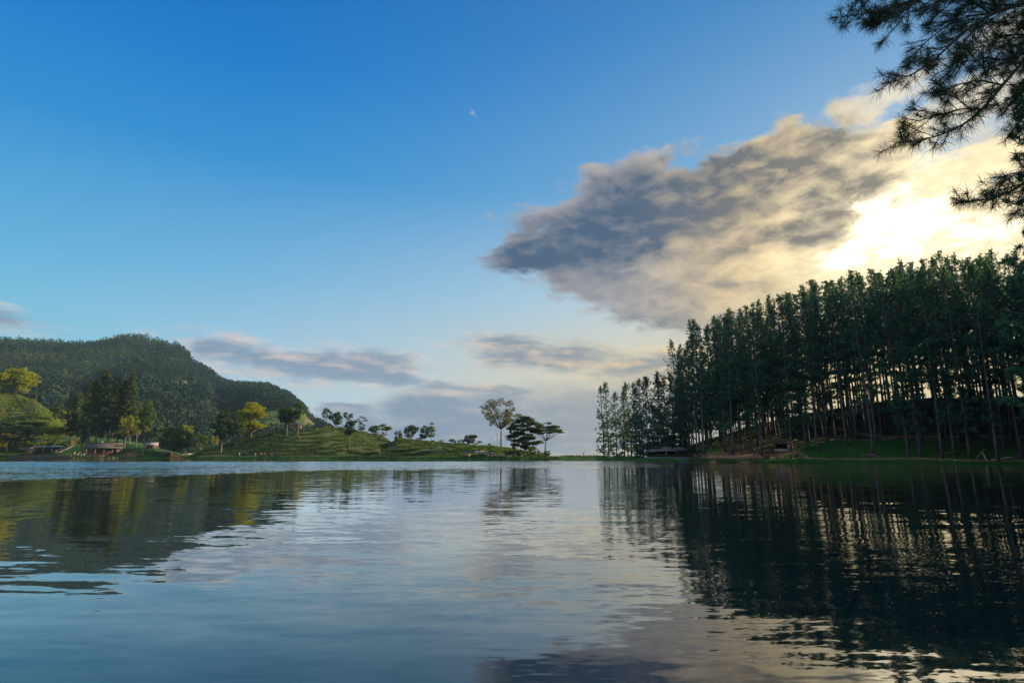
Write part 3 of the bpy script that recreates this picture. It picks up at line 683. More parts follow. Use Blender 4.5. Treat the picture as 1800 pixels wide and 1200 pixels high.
def broad_mesh(seed, H, spread, fork=.4, lobes=9, leaf=.55, dens=1.0, style='round', lean=(0, 0), rad=None, mat=None, bark=None, name='tree', gappy=.25, zflat=.55, rise=1.0, lr=1.0):
    """a broad-leaved tree: trunk, limbs to each lobe, leaf clumps spread through every lobe"""
    rg = np.random.default_rng(seed)
    tr = MB(); rad = rad or .015 * H
    zf = H * fork
    top = np.array([lean[0], lean[1], zf])
    t = np.linspace(0, 1, 7)
    tp = np.stack([top[0] * t ** 1.3 + rg.normal() * .12 * np.sin(t * 3.1), top[1] * t ** 1.3 + rg.normal() * .12 * np.sin(t * 3.1), zf * t - .4 * (t == 0)], 1)
    rr = rad * (1 - .35 * t); rr[0] *= 1.3
    tr.tube(tp, rr, 7)
    top = tp[-1]
    Cs = []; dirs = []
    ch = H - zf
    for i in range(lobes):
        for _ in range(30):
            if style == 'layers':
                k = (i + .5) / lobes; z = zf + ch * (.05 + .95 * k) ; w_ = spread * (1 - .55 * abs(k - .45) * 2) * rg.uniform(.25, .95); th = rg.uniform(0, 6.28)
                if k > .9: w_ *= .35
                c = np.array([math.cos(th) * w_, math.sin(th) * w_, z])
            elif style == 'umbrella':
                th = rg.uniform(0, 6.28); w_ = spread * math.sqrt(rg.uniform(.02, .85)); z = H - ch * (.10 + .42 * (w_ / spread) ** 2 + rg.uniform(0, .22)); c = np.array([math.cos(th) * w_, math.sin(th) * w_, z])
            elif style == 'tall':
                k = rg.uniform(0, 1); th = rg.uniform(0, 6.28); w_ = spread * math.sin(math.pi * (.12 + .8 * k)) * rg.uniform(.1, .8); c = np.array([math.cos(th) * w_, math.sin(th) * w_, zf + ch * (.05 + .88 * k)])
            else:
                v = rg.normal(size=3); v /= np.linalg.norm(v); v *= rg.uniform(.45, .80)
                c = np.array([v[0] * spread, v[1] * spread, zf + ch * (.5 + v[2] * .52)])
            if all(np.linalg.norm((c - o) * [1, 1, 1.2]) > spread * .40 for o in Cs): break
        Cs.append(c)
    V_, D_ = [], []
    cen = []
    for c in Cs:
        c = c + np.array([top[0], top[1], 0]) * .8
        mid = top * .45 + c * .55 + np.array([0, 0, -.10 * ch]) + rg.normal(size=3) * .12 * spread * .5
        q = np.linspace(0, 1, 5)[:, None]
        cu_ = (1 - q) ** 2 * top + 2 * q * (1 - q) * mid + q ** 2 * c
        tr.tube(cu_, np.linspace(rad * .42, rad * .10, 5), 5, False)
        if style == 'layers' or style == 'umbrella': rx, rz = spread * rg.uniform(.30, .48), max(.35, ch * .055)
        elif style == 'tall': rx, rz = spread * rg.uniform(.42, .60), ch * rg.uniform(.10, .16)
        else: rx, rz = spread * rg.uniform(.32, .46) * lr, ch * rg.uniform(.16, .24) * lr
        nl = int(dens * 26 * (rx / leaf) ** 2 * (.55 + .45 * rz / rx) * .30) + 12
        v = rg.normal(size=(nl, 3)); v /= np.linalg.norm(v, axis=1)[:, None]
        r_ = rg.uniform(.35, 1.0, nl) ** .5
        # twigs of clumped leaves: pull the leaves into little bunches
        nb = max(4, nl // 9); bc = rg.normal(size=(nb, 3)); bc /= np.linalg.norm(bc, axis=1)[:, None]; bc *= rg.uniform(.5, 1.0, nb)[:, None]
        pick = rg.integers(0, nb, nl); pos = bc[pick] * .8 + v * r_[:, None] * .32
        keep = rg.random(nl) > gappy * .5
        pos = pos[keep] * np.array([rx, rx, rz]) + c
        cen.append(pos)
        for bb in bc[:5]:
            tr.tube(np.array([c * .8 + mid * .2, c + bb * np.array([rx, rx, rz]) * .8]), [rad * .09, .02], 3, False)
    C = np.vstack(cen)
    V, Q = leaves(rg, C, leaf, elong=1.35, up=.4 if style in ('layers', 'umbrella') else 0)
    return tr.data(name + '_trunk', bark or M_BARKP, True), mesh_np(name + '_crown', V, Q, None, mat or M_GREEN)

def plant(kind, meshes, loc, rz=0.0, sc=1.0, label=None, cat='tree', group=None, tilt=None, parts=('trunk', 'crown')):
    e = bpy.data.objects.new(kind, None); COL.objects.link(e)
    e.location = loc; e.rotation_euler = (tilt[0] if tilt else 0, tilt[1] if tilt else 0, rz)
    e.scale = (sc, sc, sc) if np.isscalar(sc) else sc
    e.empty_display_size = .2
    set_props(e, label, cat, group)
    for nm, me in zip(parts, meshes):
        c = link(nm, me, e)
    return e
# ---------- right-hand pine wood ----------
rnd = random.Random(11)
tall = [pine_mesh(100 + i, 40.0, c, r_, lo, name='pine') for i, (c, r_, lo) in enumerate([(.42, 5.2, 8), (.34, 5.6, 14), (.50, 4.8, 6), (.26, 5.2, 12), (.54, 5.2, 8), (.40, 4.6, 10), (.46, 5.6, 12)])]
low_crowned = [pine_mesh(180 + i, 40.0, c, r_, 6, name='pine') for i, (c, r_) in enumerate([(.30, 6.2), (.20, 5.6), (.36, 6.6), (.26, 5.2), (.40, 6.0)])]
high_crowned = [pine_mesh(190 + i, 40.0, c, r_, lo, name='pine') for i, (c, r_, lo) in enumerate([(.48, 5.2, 6), (.55, 4.6, 4), (.44, 5.4, 8), (.58, 5.0, 6), (.51, 4.2, 3), (.42, 4.8, 6)])]
full = [pine_mesh(140 + i, 26.0, c, 5.2, 3, rad=.24, name='pine') for i, c in enumerate([.10, .16, .06, .20])]
bush_pine = [pine_mesh(160 + i, 40.0, .30, 4.7, 12, name='pine') for i in range(2)]
ENV = [(1185, 650), (1195, 606), (1215, 590), (1235, 574), (1262, 566), (1290, 560), (1340, 545), (1400, 520), (1450, 500), (1500, 489), (1550, 475), (1600, 464), (1640, 450), (1700, 440), (1760, 434), (1800, 432), (1900, 430)]
env_u = [p[0] for p in ENV]; env_v = [p[1] for p in ENV]
placed = []
def put_pine(u, s, label, group, top=None, which=None, lean=0.0, pool=None, jit=6):
    g = on_ground(u, s)
    a = baz(u); r = float(shore(a)) + s
    if top is None: top = np.interp(u, env_u, env_v) + rnd.uniform(-jit, jit * 2.2)
    # the trunk narrows in perspective: aim at the row of its top
    P0 = at(u, 0, g.y)
    x, y, z = ray(u, top); zt = H_CAM + z * g.y / y
    for _ in range(3):      # the top sits at another column when seen tilted
        uu, vv = project(np.array([g.x, g.y, zt])); x, y, z = ray(float(uu), top); zt = H_CAM + z * g.y / y
    hgt_ = zt - g.z
    return g, hgt_
FG = 'tall pines of the wood on the right bank'
# front row, each trunk where its foot stands: (column at the foot, metres behind the shore, label, crown kind, lean)
front_row = [
 (1752, 4.6, 'pine nearest the water, its pale trunk foot on the grass at the far right', 0, -1.5),
 (1677, 9.0, 'leaning grey-trunked pine by the shore path, next left of the one nearest the water', 1, -1.0),
 (1655, 8.0, 'tall slightly leaning pine with a broken grey side branch low on its trunk', 4, -2.0),
 (1617, 9.0, 'slim pine clothed in hanging tufts down to its foot, right of the grass lawn', 3, -.5),
 (1597, 9.0, 'slim dark pine at the right end of the lawn with foliage low on its trunk', 1, -1.0),
 (1535, 9.5, 'straight bare-trunked pine rising from the dirt mound at the edge of the grass lawn', 2, -1.0),
 (1543, 17.0, 'thinner pine just behind and right of the pine on the dirt mound', 5, 0),
 (1490, 16.0, 'bare grey pine trunk rising from the top of the lawn, left of the dirt mound', 4, -.5),
 (1437, 12.5, 'thick pine on the left part of the grass lawn near the branching paths', 0, 1),
 (1418, 14.0, 'pine with low hanging foliage standing between the wooden hut and the grass lawn', 1, 1.0),
 (1392, 12.5, 'pine trunk standing just right of the small wooden hut', 3, 0),
 (1339, 9.5, 'bent pine on the bare brown bank left of the small wooden hut', 0, 1.5),
 (1288, 9.0, 'strongly leaning bare-trunked pine on the brown bank, tipping to the left', 4, -8.0),
 (1276, 13.0, 'dark upright pine right behind the strongly leaning pine', 1, 0),
 (1238, 8.0, 'bare-trunked pine on the brown bank beside the lakeside pavilion terrace', 2, -1.0),
 (1225, 10.0, 'leaning dark pine closest to the right end of the pavilion terrace', 0, -2.5),
 (1767, 14.0, 'pine behind the fallen logs at the far right of the bank', 2, -1),
 (1704, 8.5, 'short-crowned pine with hanging foliage among the bushes left of the fallen logs', 3, 0),
 (1795, 9.0, 'pine trunk at the right-hand edge of the picture beside the shore path', 4, -1),
 (1322, 15.0, 'slender pine with foliage down to the ground behind the bent pine', 3, 0),
]
for u, s, lab, k, lean in front_row:
    g, h = put_pine(u, s, lab, FG, jit=4)
    h = min(h, 45) if u > 1300 else h
    k_ = h / 40.0
    plant('pine_tree', tall[k], g, rnd.uniform(0, 6.28), (min(1, k_ * 1.05) if k_ < 1 else 1.0 + (k_ - 1) * .5,) * 2 + (k_,), lab, 'pine tree', FG, tilt=(0, R(lean)) if lean else None)
    placed.append((g.x, g.y))
# the mass of the wood
cands = []
for i in range(6000):
    u = rnd.uniform(1196, 1890); s = rnd.uniform(11, 70) if rnd.random() < .7 else rnd.uniform(11, 35)
    cands.append((u, s))
n_in = 0
for u, s in cands:
    g = on_ground(u, s)
    if min((g.x - x) ** 2 + (g.y - y) ** 2 for x, y in placed) < (4.2 if s > 26 else 5.2) ** 2: continue
    if 1358 < u < 1396 and s < 26: continue           # the clearing round the hut
    if 1405 < u < 1620 and s < 20: continue            # the lawn
    if u < 1260 and s > 62: continue
    if n_in >= 200: break
    g, h = put_pine(u, s, None, FG, top=np.interp(u, env_u, env_v) + (rnd.uniform(-14, 9) if rnd.random() < .38 else rnd.uniform(9, 80)))
    h = min(h, 44 + rnd.uniform(-2, 2)); 
    if h < 12: continue
    k_ = h / 40.0
    pool = (low_crowned if rnd.random() < .62 else tall) if u < 1400 + rnd.uniform(-40, 40) else (high_crowned if (s > 28 or rnd.random() < .6) else tall)
    me = pool[rnd.randrange(len(pool))]
    plant('pine_tree', me, g, rnd.uniform(0, 6.28), (max(.80, min(1.1, k_)) * rnd.uniform(.85, 1.15),) * 2 + (k_,), 'dark pine within the dense wood on the right, behind the front row of trunks', 'pine tree',
          'pines in the dense wood behind the front row', tilt=(rnd.gauss(0, .012), rnd.gauss(-.01, .018)))
    placed.append((g.x, g.y)); n_in += 1
# the separate clump at the end of the dam
clump = [(1062, 4, 678, 'outermost left'), (1070, 9, 675, 'second'), (1084, 3, 690, ''), (1098, 7, 680, ''), (1110, 11, 672, ''), (1119, 5, 676, ''), (1131, 10, 667, ''), (1140, 30, 664, ''), (1148, 16, 663, ''), (1157, 34, 657, ''),
         (1168, 20, 662, ''), (1177, 36, 665, ''), (1188, 26, 655, ''), (1196, 44, 640, ''), (1126, 15, 684, ''), (1104, 12, 690, ''), (1164, 48, 668, ''), (1182, 52, 668, '')]
ORD = 'first second third fourth fifth sixth seventh eighth ninth tenth eleventh twelfth thirteenth fourteenth fifteenth sixteenth seventeenth eighteenth'.split()
order = sorted(c_[0] for c_ in clump)
for i, (u, s, top, note) in enumerate(clump):
    g, h = put_pine(u, s, None, None, top=top)
    if i == 0: lab = 'leftmost pine of the clump at the right end of the dam, feathered to its foot'
    elif i == 1: lab = 'slim pine with a bare lower trunk, just right of the leftmost pine of the clump'
    else: lab = f'{ORD[order.index(u)]} backlit pine from the left in the clump between the open dam and the wood'
    k_ = h / 26.0
    plant('pine_tree', full[i % 4], g, i * 1.7, (min(1.1, k_ * .95),) * 2 + (k_,), lab, 'pine tree', 'pines of the clump at the end of the dam', tilt=(0, rnd.gauss(0, .012)))
# ---------- trees of the left and middle shore ----------
def top_z(u, v, Y):
    x, y, z = ray(u, v); return H_CAM + z * Y / y
def tree_at(seed, u, s, top, hw, kind, style, mat, label, group=None, cat='tree', fork=.4, lobes=9, leaf=.55, dens=1.0, lean_px=0, bark=None, gappy=.25, rad=None, lr=1.0):
    g = on_ground(u, s); px = 1020.0 / g.y                     # survey pixels per metre at that distance
    Hh = top_z(u, top, g.y) - g.z
    if seed < 30: hw *= 1.22; dens *= 1.5; lobes = int(lobes * 1.6); leaf *= .9; fork = max(.1, fork - .07); style = 'round' if style == 'umbrella' and seed != 10 else style
    ms = broad_mesh(seed, Hh, hw / px, fork, lobes, leaf, dens, style, (lean_px / px, 0), rad, mat, bark, kind, gappy, lr=lr)
    return plant(kind, ms, g, 0, 1, label, cat, group)
TG = 'slender shade trees of the tea hills'
tree_at(1, 388, 12, 719, 17, 'shade_tree', 'tall', M_DARK, 'dark tall tree with a pale bare trunk near the left foot of the tea mound', TG, fork=.38, lobes=13, leaf=.6)
tree_at(2, 439, 38, 707, 21, 'shade_tree', 'tall', M_GOLD, 'broad yellow-green tree behind the left shoulder of the tea mound', TG, fork=.3, lobes=12, leaf=.6, dens=.8)
tree_at(21, 421, 30, 731, 13, 'shade_tree', 'round', M_GREEN, 'smaller tree squeezed between the dark tree and the yellow-green tree on the mound', TG, fork=.3, lobes=8, leaf=.55, dens=.7)
tree_at(3, 501, 30, 712, 15, 'shade_tree', 'round', M_DARK, 'dark dome-crowned tree with a bare trunk on top of the tea mound', TG, fork=.46, lobes=11, leaf=.55, dens=1.3)
tree_at(4, 521, 30, 707, 9, 'shade_tree', 'tall', M_GREEN, 'narrow sunlit tree just right of the dark dome-crowned tree', TG, fork=.55, lobes=8, leaf=.5, dens=1.2)
tree_at(5, 570, 46, 716, 9, 'shade_tree', 'umbrella', M_DARK, 'thin open-crowned tree behind the right end of the front mound', TG, fork=.55, lobes=6, leaf=.5, dens=.6)
tree_at(6, 587, 50, 722, 12, 'shade_tree', 'round', M_DARK, 'dark irregular tree with a straight sunlit trunk, right of the thin open one', TG, fork=.5, lobes=8, leaf=.5)
tree_at(7, 608, 100, 721, 9, 'shade_tree', 'umbrella', M_DARK, 'thin-topped tree behind the double-clumped tree on the ridge', TG, fork=.6, lobes=6, leaf=.5, dens=.7)
tree_at(8, 614.5, 14, 735, 11, 'shade_tree', 'tall', M_DARK, 'tree with a long bare trunk rising from the dip between the two tea hills', TG, fork=.52, lobes=8, leaf=.5, dens=1.1)
tree_at(9, 632, 104, 731, 9, 'shade_tree', 'layers', M_DARK, 'small layered tree like stacked plates on the back ridge', TG, fork=.15, lobes=7, leaf=.5)
tree_at(10, 667, 7, 741, 15, 'shade_tree', 'umbrella', M_GREEN, 'lone umbrella-shaped tree standing at the lake edge before the back ridge', TG, fork=.62, lobes=11, leaf=.5, dens=1.1)
tree_at(11, 697, 100, 755, 9, 'shade_tree', 'round', M_DARK, 'short bushy tree on the ridge right of the lone umbrella-shaped tree', TG, fork=.1, lobes=5, leaf=.5)
tree_at(12, 722, 69, 745, 12, 'shade_tree', 'round', M_DARK, 'bushy two-stemmed dark tree on the falling ridge line, left one of the close pair', TG, fork=.2, lobes=9, leaf=.5, dens=.8)
tree_at(13, 745, 69, 748, 10, 'shade_tree', 'tall', M_DARK, 'loose tall-crowned tree on the falling ridge line, right one of the close pair', TG, fork=.25, lobes=8, leaf=.5, dens=.7)
tree_at(14, 757, 70, 742, 9, 'shade_tree', 'tall', M_GREEN, 'thin tree close behind the right one of the pair on the ridge line', TG, fork=.3, lobes=7, leaf=.5, dens=.7)
tree_at(15, 826, 66, 762, 11, 'shade_tree', 'round', M_DARK, 'small round dark tree on the ridge left of the big pale tree', TG, fork=.2, lobes=8, leaf=.5)
tree_at(16, 812, 66, 771, 8, 'shade_tree', 'round', M_GOLD, 'low yellow-green tree touching the small round dark tree', TG, fork=.15, lobes=5, leaf=.45, dens=.8)
tree_at(17, 843, 64, 774, 4.5, 'palm_like_tree', 'umbrella', M_DARK, 'tiny palm-like tree alone on the ridge, nearest the big pale tree', TG, fork=.6, lobes=4, leaf=.4)
tree_at(18, 793, 66, 771, 6, 'shade_tree', 'round', M_DARK, 'small dark bushy tree on the bare middle of the ridge', TG, fork=.1, lobes=4, leaf=.45)
tree_at(19, 789, 38, 782, 6, 'shade_tree', 'round', M_DARK, 'small dark bush-like tree halfway down the right part of the tea slope', TG, fork=.3, lobes=4, leaf=.45)
tree_at(20, 480 + 1020 / 8.18, 9, 777, 4, 'young_tree', 'tall', M_GOLD, 'thin young yellow-leaved tree at the foot of the mound, right end', TG, fork=.4, lobes=3, leaf=.4, dens=.6)
for i, (u, s, top, hw, lab) in enumerate([(525, 20, 767, 3, 'thin yellow sapling below the narrow sunlit tree'), (557, 60, 751, 6, 'round yellow-green sapling tree on the ridge between the mound trees'), (607, 62, 766, 3, 'yellow sapling left of the long bare trunk in the dip'),
                                          (641, 80, 765, 3, 'yellow sapling below the layered tree'), (578, 80, 748, 7, 'low yellow bushy tree behind the straight sunlit trunk'), (702, 60, 776, 3, 'dark sapling on the tea slope right of the lone umbrella tree'),
                                          (770, 50, 783, 3, 'dark sapling on the slope below the close pair')]):
    tree_at(40 + i, u, s, top, hw, 'sapling', 'tall', M_GOLD if i < 5 else M_DARK, lab, 'saplings on the tea hills', fork=.35, lobes=4, leaf=.4, dens=.7)
for i in range(16):
    u_ = 548 + i * 20.5 + (i * 37 % 11); s_ = 104 if u_ < 690 else 69
    tree_at(300 + i, u_, s_, float(np.interp(u_, list(back), list(back.values()))) - 5 - (i * 13 % 5), 5 + (i * 7 % 5), 'ridge_shrub', 'round', (M_DARK, M_GREEN, M_GOLD)[i % 3], 'low shrub growing among the tea on the skyline of the back ridge', 'shrubs on the skyline of the tea ridge', 'shrub', fork=.08, lobes=5, leaf=.4)
# the big pale tree and its flat-topped neighbours by the dam
tree_at(60, 881, 46, 697, 40, 'silvery_tree', 'round', M_PALE, 'biggest tree of the middle shore, with a wide airy grey-leaved crown and dark straight trunk', None, fork=.38, lobes=30, leaf=.40, dens=.75, gappy=.6, lr=.62, bark=M_BARKD, rad=.42)
tree_at(61, 923, 12, 733, 36, 'layered_tree', 'layers', M_DARK, 'wide dark tree with flat stacked branches, right beside the biggest pale tree', None, fork=.16, lobes=34, leaf=.45, dens=1.1, bark=M_BARKD)
tree_at(62, 904, 10, 742, 17, 'layered_tree', 'layers', M_DARK, 'narrower stacked-branch tree merging into the left side of the wide dark one', None, fork=.2, lobes=16, leaf=.45, dens=.9, bark=M_BARKD)
tree_at(63, 957, 9, 738, 28, 'flat_topped_tree', 'umbrella', M_DARK, 'flat-topped tree with forked bare limbs, rightmost tree before the open dam', None, fork=.42, lobes=20, leaf=.45, dens=.9, bark=M_BARKD, rad=.28, lean_px=3)
for i, (u, s, top, hw, m_, lab) in enumerate([(938, 10, 785, 14, M_GREEN, 'round green shrub under the flat-topped tree'), (912, 14, 789, 12, M_DARK, 'dark shrub under the wide stacked-branch tree'), (895, 14, 792, 9, M_DARK, 'low dark shrub at the foot of the biggest pale tree'),
                                          (962, 8, 791, 7, M_DARK, 'flat dark shrub at the foot of the flat-topped tree')]):
    tree_at(70 + i, u, s, top, hw, 'shrub', 'round', m_, lab, 'shrubs by the dam', 'shrub', fork=.05, lobes=9, leaf=.4)

# left shore
LG = 'trees of the left shore'
tree_at(80, 10, 100, 646, 30, 'round_tree', 'round', M_GOLD, 'big bright yellow-green round tree on top of the hill at the left edge', LG, fork=.06, lobes=20, leaf=.8, dens=1.4)
tree_at(81, -28, 104, 652, 26, 'round_tree', 'round', M_GOLD, 'yellow-green tree cut by the left edge of the picture on the hilltop', LG, fork=.06, lobes=14, leaf=.8, dens=1.3)
tree_at(82, 48, 86, 686, 5, 'round_tree', 'round', M_GREEN, 'tiny green tree on the hill skyline right of the big yellow-green one', LG, fork=.3, lobes=5, leaf=.5)
tree_at(83, 88, 74, 706, 13, 'dark_tree', 'round', M_DARK, 'dark rounded tree on the hill skyline left of the tall pine group', LG, fork=.1, lobes=10, leaf=.6, dens=1.2)
tree_at(84, 104, 66, 716, 9, 'round_tree', 'tall', M_GOLD, 'small golden tree between the dark skyline tree and the pine group', LG, fork=.1, lobes=7, leaf=.55)
tree_at(85, 52, 48, 726, 6, 'round_tree', 'round', M_GREEN, 'small green shade tree alone in the tea rows of the left hill', LG, fork=.35, lobes=5, leaf=.5)
tree_at(86, 10, 14, 738, 40, 'spreading_tree', 'umbrella', M_DARK, 'low wide-spreading dark tree over the green lawn at the left edge', LG, fork=.35, lobes=24, leaf=.6, dens=1.2, bark=M_BARKD)
tree_at(87, 56, 12, 738, 34, 'spreading_tree', 'umbrella', M_GREEN, 'low wide-spreading tree above the stone lakeside wall', LG, fork=.35, lobes=22, leaf=.6, dens=1.1, bark=M_BARKD, lean_px=-6)
tree_at(88, 90, 14, 744, 30, 'spreading_tree', 'umbrella', M_GOLD, 'golden-leaved spreading tree hanging over the long low shed', LG, fork=.35, lobes=20, leaf=.6, dens=1.1, bark=M_BARKP, lean_px=5)
tree_at(89, -14, 9, 756, 22, 'spreading_tree', 'round', M_GOLD, 'golden bushy tree at the very left edge above the lawn', LG, fork=.2, lobes=12, leaf=.6)
tree_at(90, 121, 20, 690, 18, 'dark_tree', 'tall', M_DARK, 'dark full tree forming the left side of the pine group', LG, fork=.2, lobes=18, leaf=.6, dens=1.3, bark=M_BARKD)
tree_at(91, 130, 22, 716, 18, 'dark_tree', 'round', M_DARK, 'rounded dark tree low in front of the pine group', LG, fork=.3, lobes=14, leaf=.6, dens=1.2, bark=M_BARKD)
tree_at(92, 194, 26, 728, 22, 'dark_tree', 'round', M_DARK, 'bushy dark tree low in the middle of the pine group behind the pavilion', LG, fork=.4, lobes=14, leaf=.6, dens=1.1, bark=M_BARKD)
tree_at(93, 217, 17, 730, 17, 'golden_tree', 'tall', M_GOLD, 'golden-leaved tree with an orange lit trunk right of the pavilion roof', LG, fork=.38, lobes=13, leaf=.55, dens=.9)
tree_at(94, 251, 1.6, 703, 15, 'tall_tree', 'tall', M_GREEN, 'tall tree with a clubbed green top, its bare trunk foot standing at the water line', LG, fork=.34, lobes=22, leaf=.55, dens=1.1, rad=.34)
tree_at(95, 237, 18, 738, 13, 'golden_tree', 'tall', M_GOLD, 'thin golden tree between the pavilion and the tree at the water line', LG, fork=.4, lobes=9, leaf=.5, dens=.6)
tree_at(96, 305, 8, 749, 30, 'round_tree', 'round', M_GREEN, 'wide round green tree above the swan boats', LG, fork=.16, lobes=26, leaf=.6, dens=1.2, bark=M_BARKD)
tree_at(97, 325, 22, 734, 12, 'round_tree', 'round', M_GOLD, 'smaller tree rising behind the right side of the wide round tree', LG, fork=.35, lobes=9, leaf=.55)
tree_at(98, 276, 30, 742, 12, 'golden_tree', 'tall', M_GREEN, 'thin green tree behind the gap between the tall tree and the wide round tree', LG, fork=.4, lobes=7, leaf=.5, dens=.7)
tree_at(99, 352, 42, 763, 15, 'round_tree', 'round', M_GREEN, 'low green tree at the left foot of the tea mound', LG, fork=.2, lobes=10, leaf=.5)
tree_at(100, 374, 60, 757, 10, 'round_tree', 'round', M_GOLD, 'small golden tree behind the left foot of the tea mound', LG, fork=.2, lobes=8, leaf=.5)
tree_at(101, 174, 21, 737, 19, 'dark_tree', 'round', M_DARK, 'low dark tree filling the gap between the two tallest pines of the group', LG, fork=.3, lobes=13, leaf=.6, dens=1.1, bark=M_BARKD)
tree_at(102, 141, 13, 744, 13, 'dark_tree', 'round', M_DARK, 'small dark tree just left of the pavilion roof', LG, fork=.3, lobes=9, leaf=.55, bark=M_BARKD)
tree_at(103, 225, 26, 722, 16, 'golden_tree', 'tall', M_GREEN, 'tall green tree just right of the spire-topped conifer', LG, fork=.25, lobes=12, leaf=.6)
# the pine group
def left_pine(seed, u, s, top, rmax, clear, label, mat=None, low=0, tilt=None):
    g = on_ground(u, s); Hh = top_z(u, top, g.y) - g.z
    ms = pine_mesh(seed, Hh, clear, rmax * 1.15, low, blades=7, blade=.9, narrow=.22, rad=.45, mat=mat or M_PINEW, name='left_pine', gap=.75, ball=np.array([.5, .5, .35]))
    plant('pine_tree', ms, g, seed, 1, label, 'pine tree', 'pine group behind the left pavilion', tilt=tilt)
left_pine(200, 152, 14, 668, 5.2, .34, 'left pine of the group, with a dark trunk rising beside the pavilion roof', tilt=(0, R(-3)))
left_pine(201, 165, 17, 651, 5.0, .36, 'tallest broad pine in the middle of the group behind the pavilion')
left_pine(202, 187, 18, 664, 4.4, .36, 'pine right of the tallest one, behind the middle of the pavilion roof')
left_pine(203, 203, 22, 671, 4.0, .30, 'narrow pine between the middle pines and the spire-topped conifer', low=3)
left_pine(204, 143, 30, 676, 4.6, .25, 'pine at the back left of the group, half hidden')
g_ = on_ground(216, 24)
def conifer_mesh(seed, Hh, rmax):
    rg = np.random.default_rng(seed); tr = MB(); tr.tube([(0, 0, -.5), (.1, 0, Hh * .5), (0, 0, Hh)], [.5, .28, .03], 7)
    C = []; D_ = []
    z = Hh * .26
    while z < Hh - .3:
        k = (z - Hh * .26) / (Hh * .74); L0 = rmax * (1 - k) ** .85 + .3; ph = rg.uniform(0, 6.28)
        for b in range(6):
            ang = ph + b * 1.047 + rg.normal() * .2; L = L0 * rg.uniform(.7, 1.15); n = max(3, int(L / .35)); q = np.linspace(.15, 1, n)
            rise = .22 + .25 * k
            P_ = np.stack([math.cos(ang) * L * q, math.sin(ang) * L * q, z + L * (rise * q - .1 * q ** 2)], 1)
            tr.tube([(0, 0, z), tuple(P_[-1])], [.06, .02], 3, False)
            for p_ in P_:
                for _ in range(5): C.append(p_ + rg.normal(size=3) * (.28, .28, .16)); D_.append((math.cos(ang), math.sin(ang), .1))
        z += rg.uniform(.9, 1.4)
    C = np.array(C); V, Q = leaves(rg, C, .55, elong=1.8, dirs=np.array(D_), jit=.5)
    return tr.data('spire_conifer_trunk', M_BARK, True), mesh_np('spire_conifer_crown', V, Q, None, M_PINEW)
plant('spire_conifer', conifer_mesh(7, top_z(216, 648, g_.y) - g_.z, 5.2), g_, 0, 1, 'conifer with a pointed spire top and tiered branches, rightmost of the pine group', 'conifer tree', 'pine group behind the left pavilion')

# ---------- tea bushes: thousands of clipped bushes in contour rows (uncountable ground cover) ----------
def tea_patch(name, label, umin, umax, smin, smax, seed, step=.86, fcut=.62, exclude=None, leafn=9, rowh=1.15, mat=None):
    rg = np.random.default_rng(seed)
    amin, amax = baz(umin), baz(umax); r0 = float(shore((amin + amax) / 2)) + (smin + smax) / 2
    na = int(R(amax - amin) * r0 / step); ns = int((smax - smin) / step)
    A = rg.uniform(0, 1, (na, ns)) * .8 + np.arange(na)[:, None]; S = rg.uniform(0, 1, (na, ns)) * .8 + np.arange(ns)[None]
    a = (amin + A / na * (amax - amin)).ravel(); s = (smin + S / ns * (smax - smin)).ravel()
    r = shore(a) + s; x = r * np.sin(np.radians(a)); y = r * np.cos(np.radians(a)); z = hgt(a, s)
    row = (z / rowh + fbm(x / 18, y / 18, 4, 2, .6) * 3.0) % 1.0
    keep = (row < fcut) & (rg.random(len(x)) < .9)
    keep &= fbm(x / 7, y / 7, 3, 61) > -.20
    U, Vv = project(np.stack([x, y, z], 1))
    if exclude is not None: keep &= ~exclude(U, Vv, s)
    x, y, z = x[keep], y[keep], z[keep]; n = len(x)
    sz = rg.uniform(.45, .8, n)
    v = rg.normal(size=(n, leafn, 3)); v[:, :, 2] = np.abs(v[:, :, 2]); v /= np.linalg.norm(v, axis=2)[:, :, None]
    C = np.stack([x, y, z - .05], 1)[:, None] + v * sz[:, None, None] * np.array([.85, .85, .95])
    V, Q = leaves(rg, C.reshape(-1, 3), .42, elong=1.25, dirs=v.reshape(-1, 3)[:, [1, 2, 0]] * .5, jit=.6)
    ob = link(name, mesh_np(name, V, Q, None, mat or M_TEA)); ob['kind'] = 'stuff'; ob['label'] = label; ob['category'] = 'tea bushes'
tea_patch('tea_bushes', 'rows of clipped tea bushes covering the front mound and the ridge behind it', 343, 960, 8.5, 72, 1, step=.80, rowh=1.9, fcut=.55)
tea_patch('tea_bushes', 'tea bushes along the crest of the back ridge', 500, 700, 72, 112, 2, step=1.0)
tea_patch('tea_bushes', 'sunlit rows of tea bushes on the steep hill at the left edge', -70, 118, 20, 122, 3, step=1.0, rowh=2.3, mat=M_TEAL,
          exclude=lambda U, V_, s: (poly_dist(U, V_, [(18, 688), (36, 712), (50, 728)]) < 3.0))

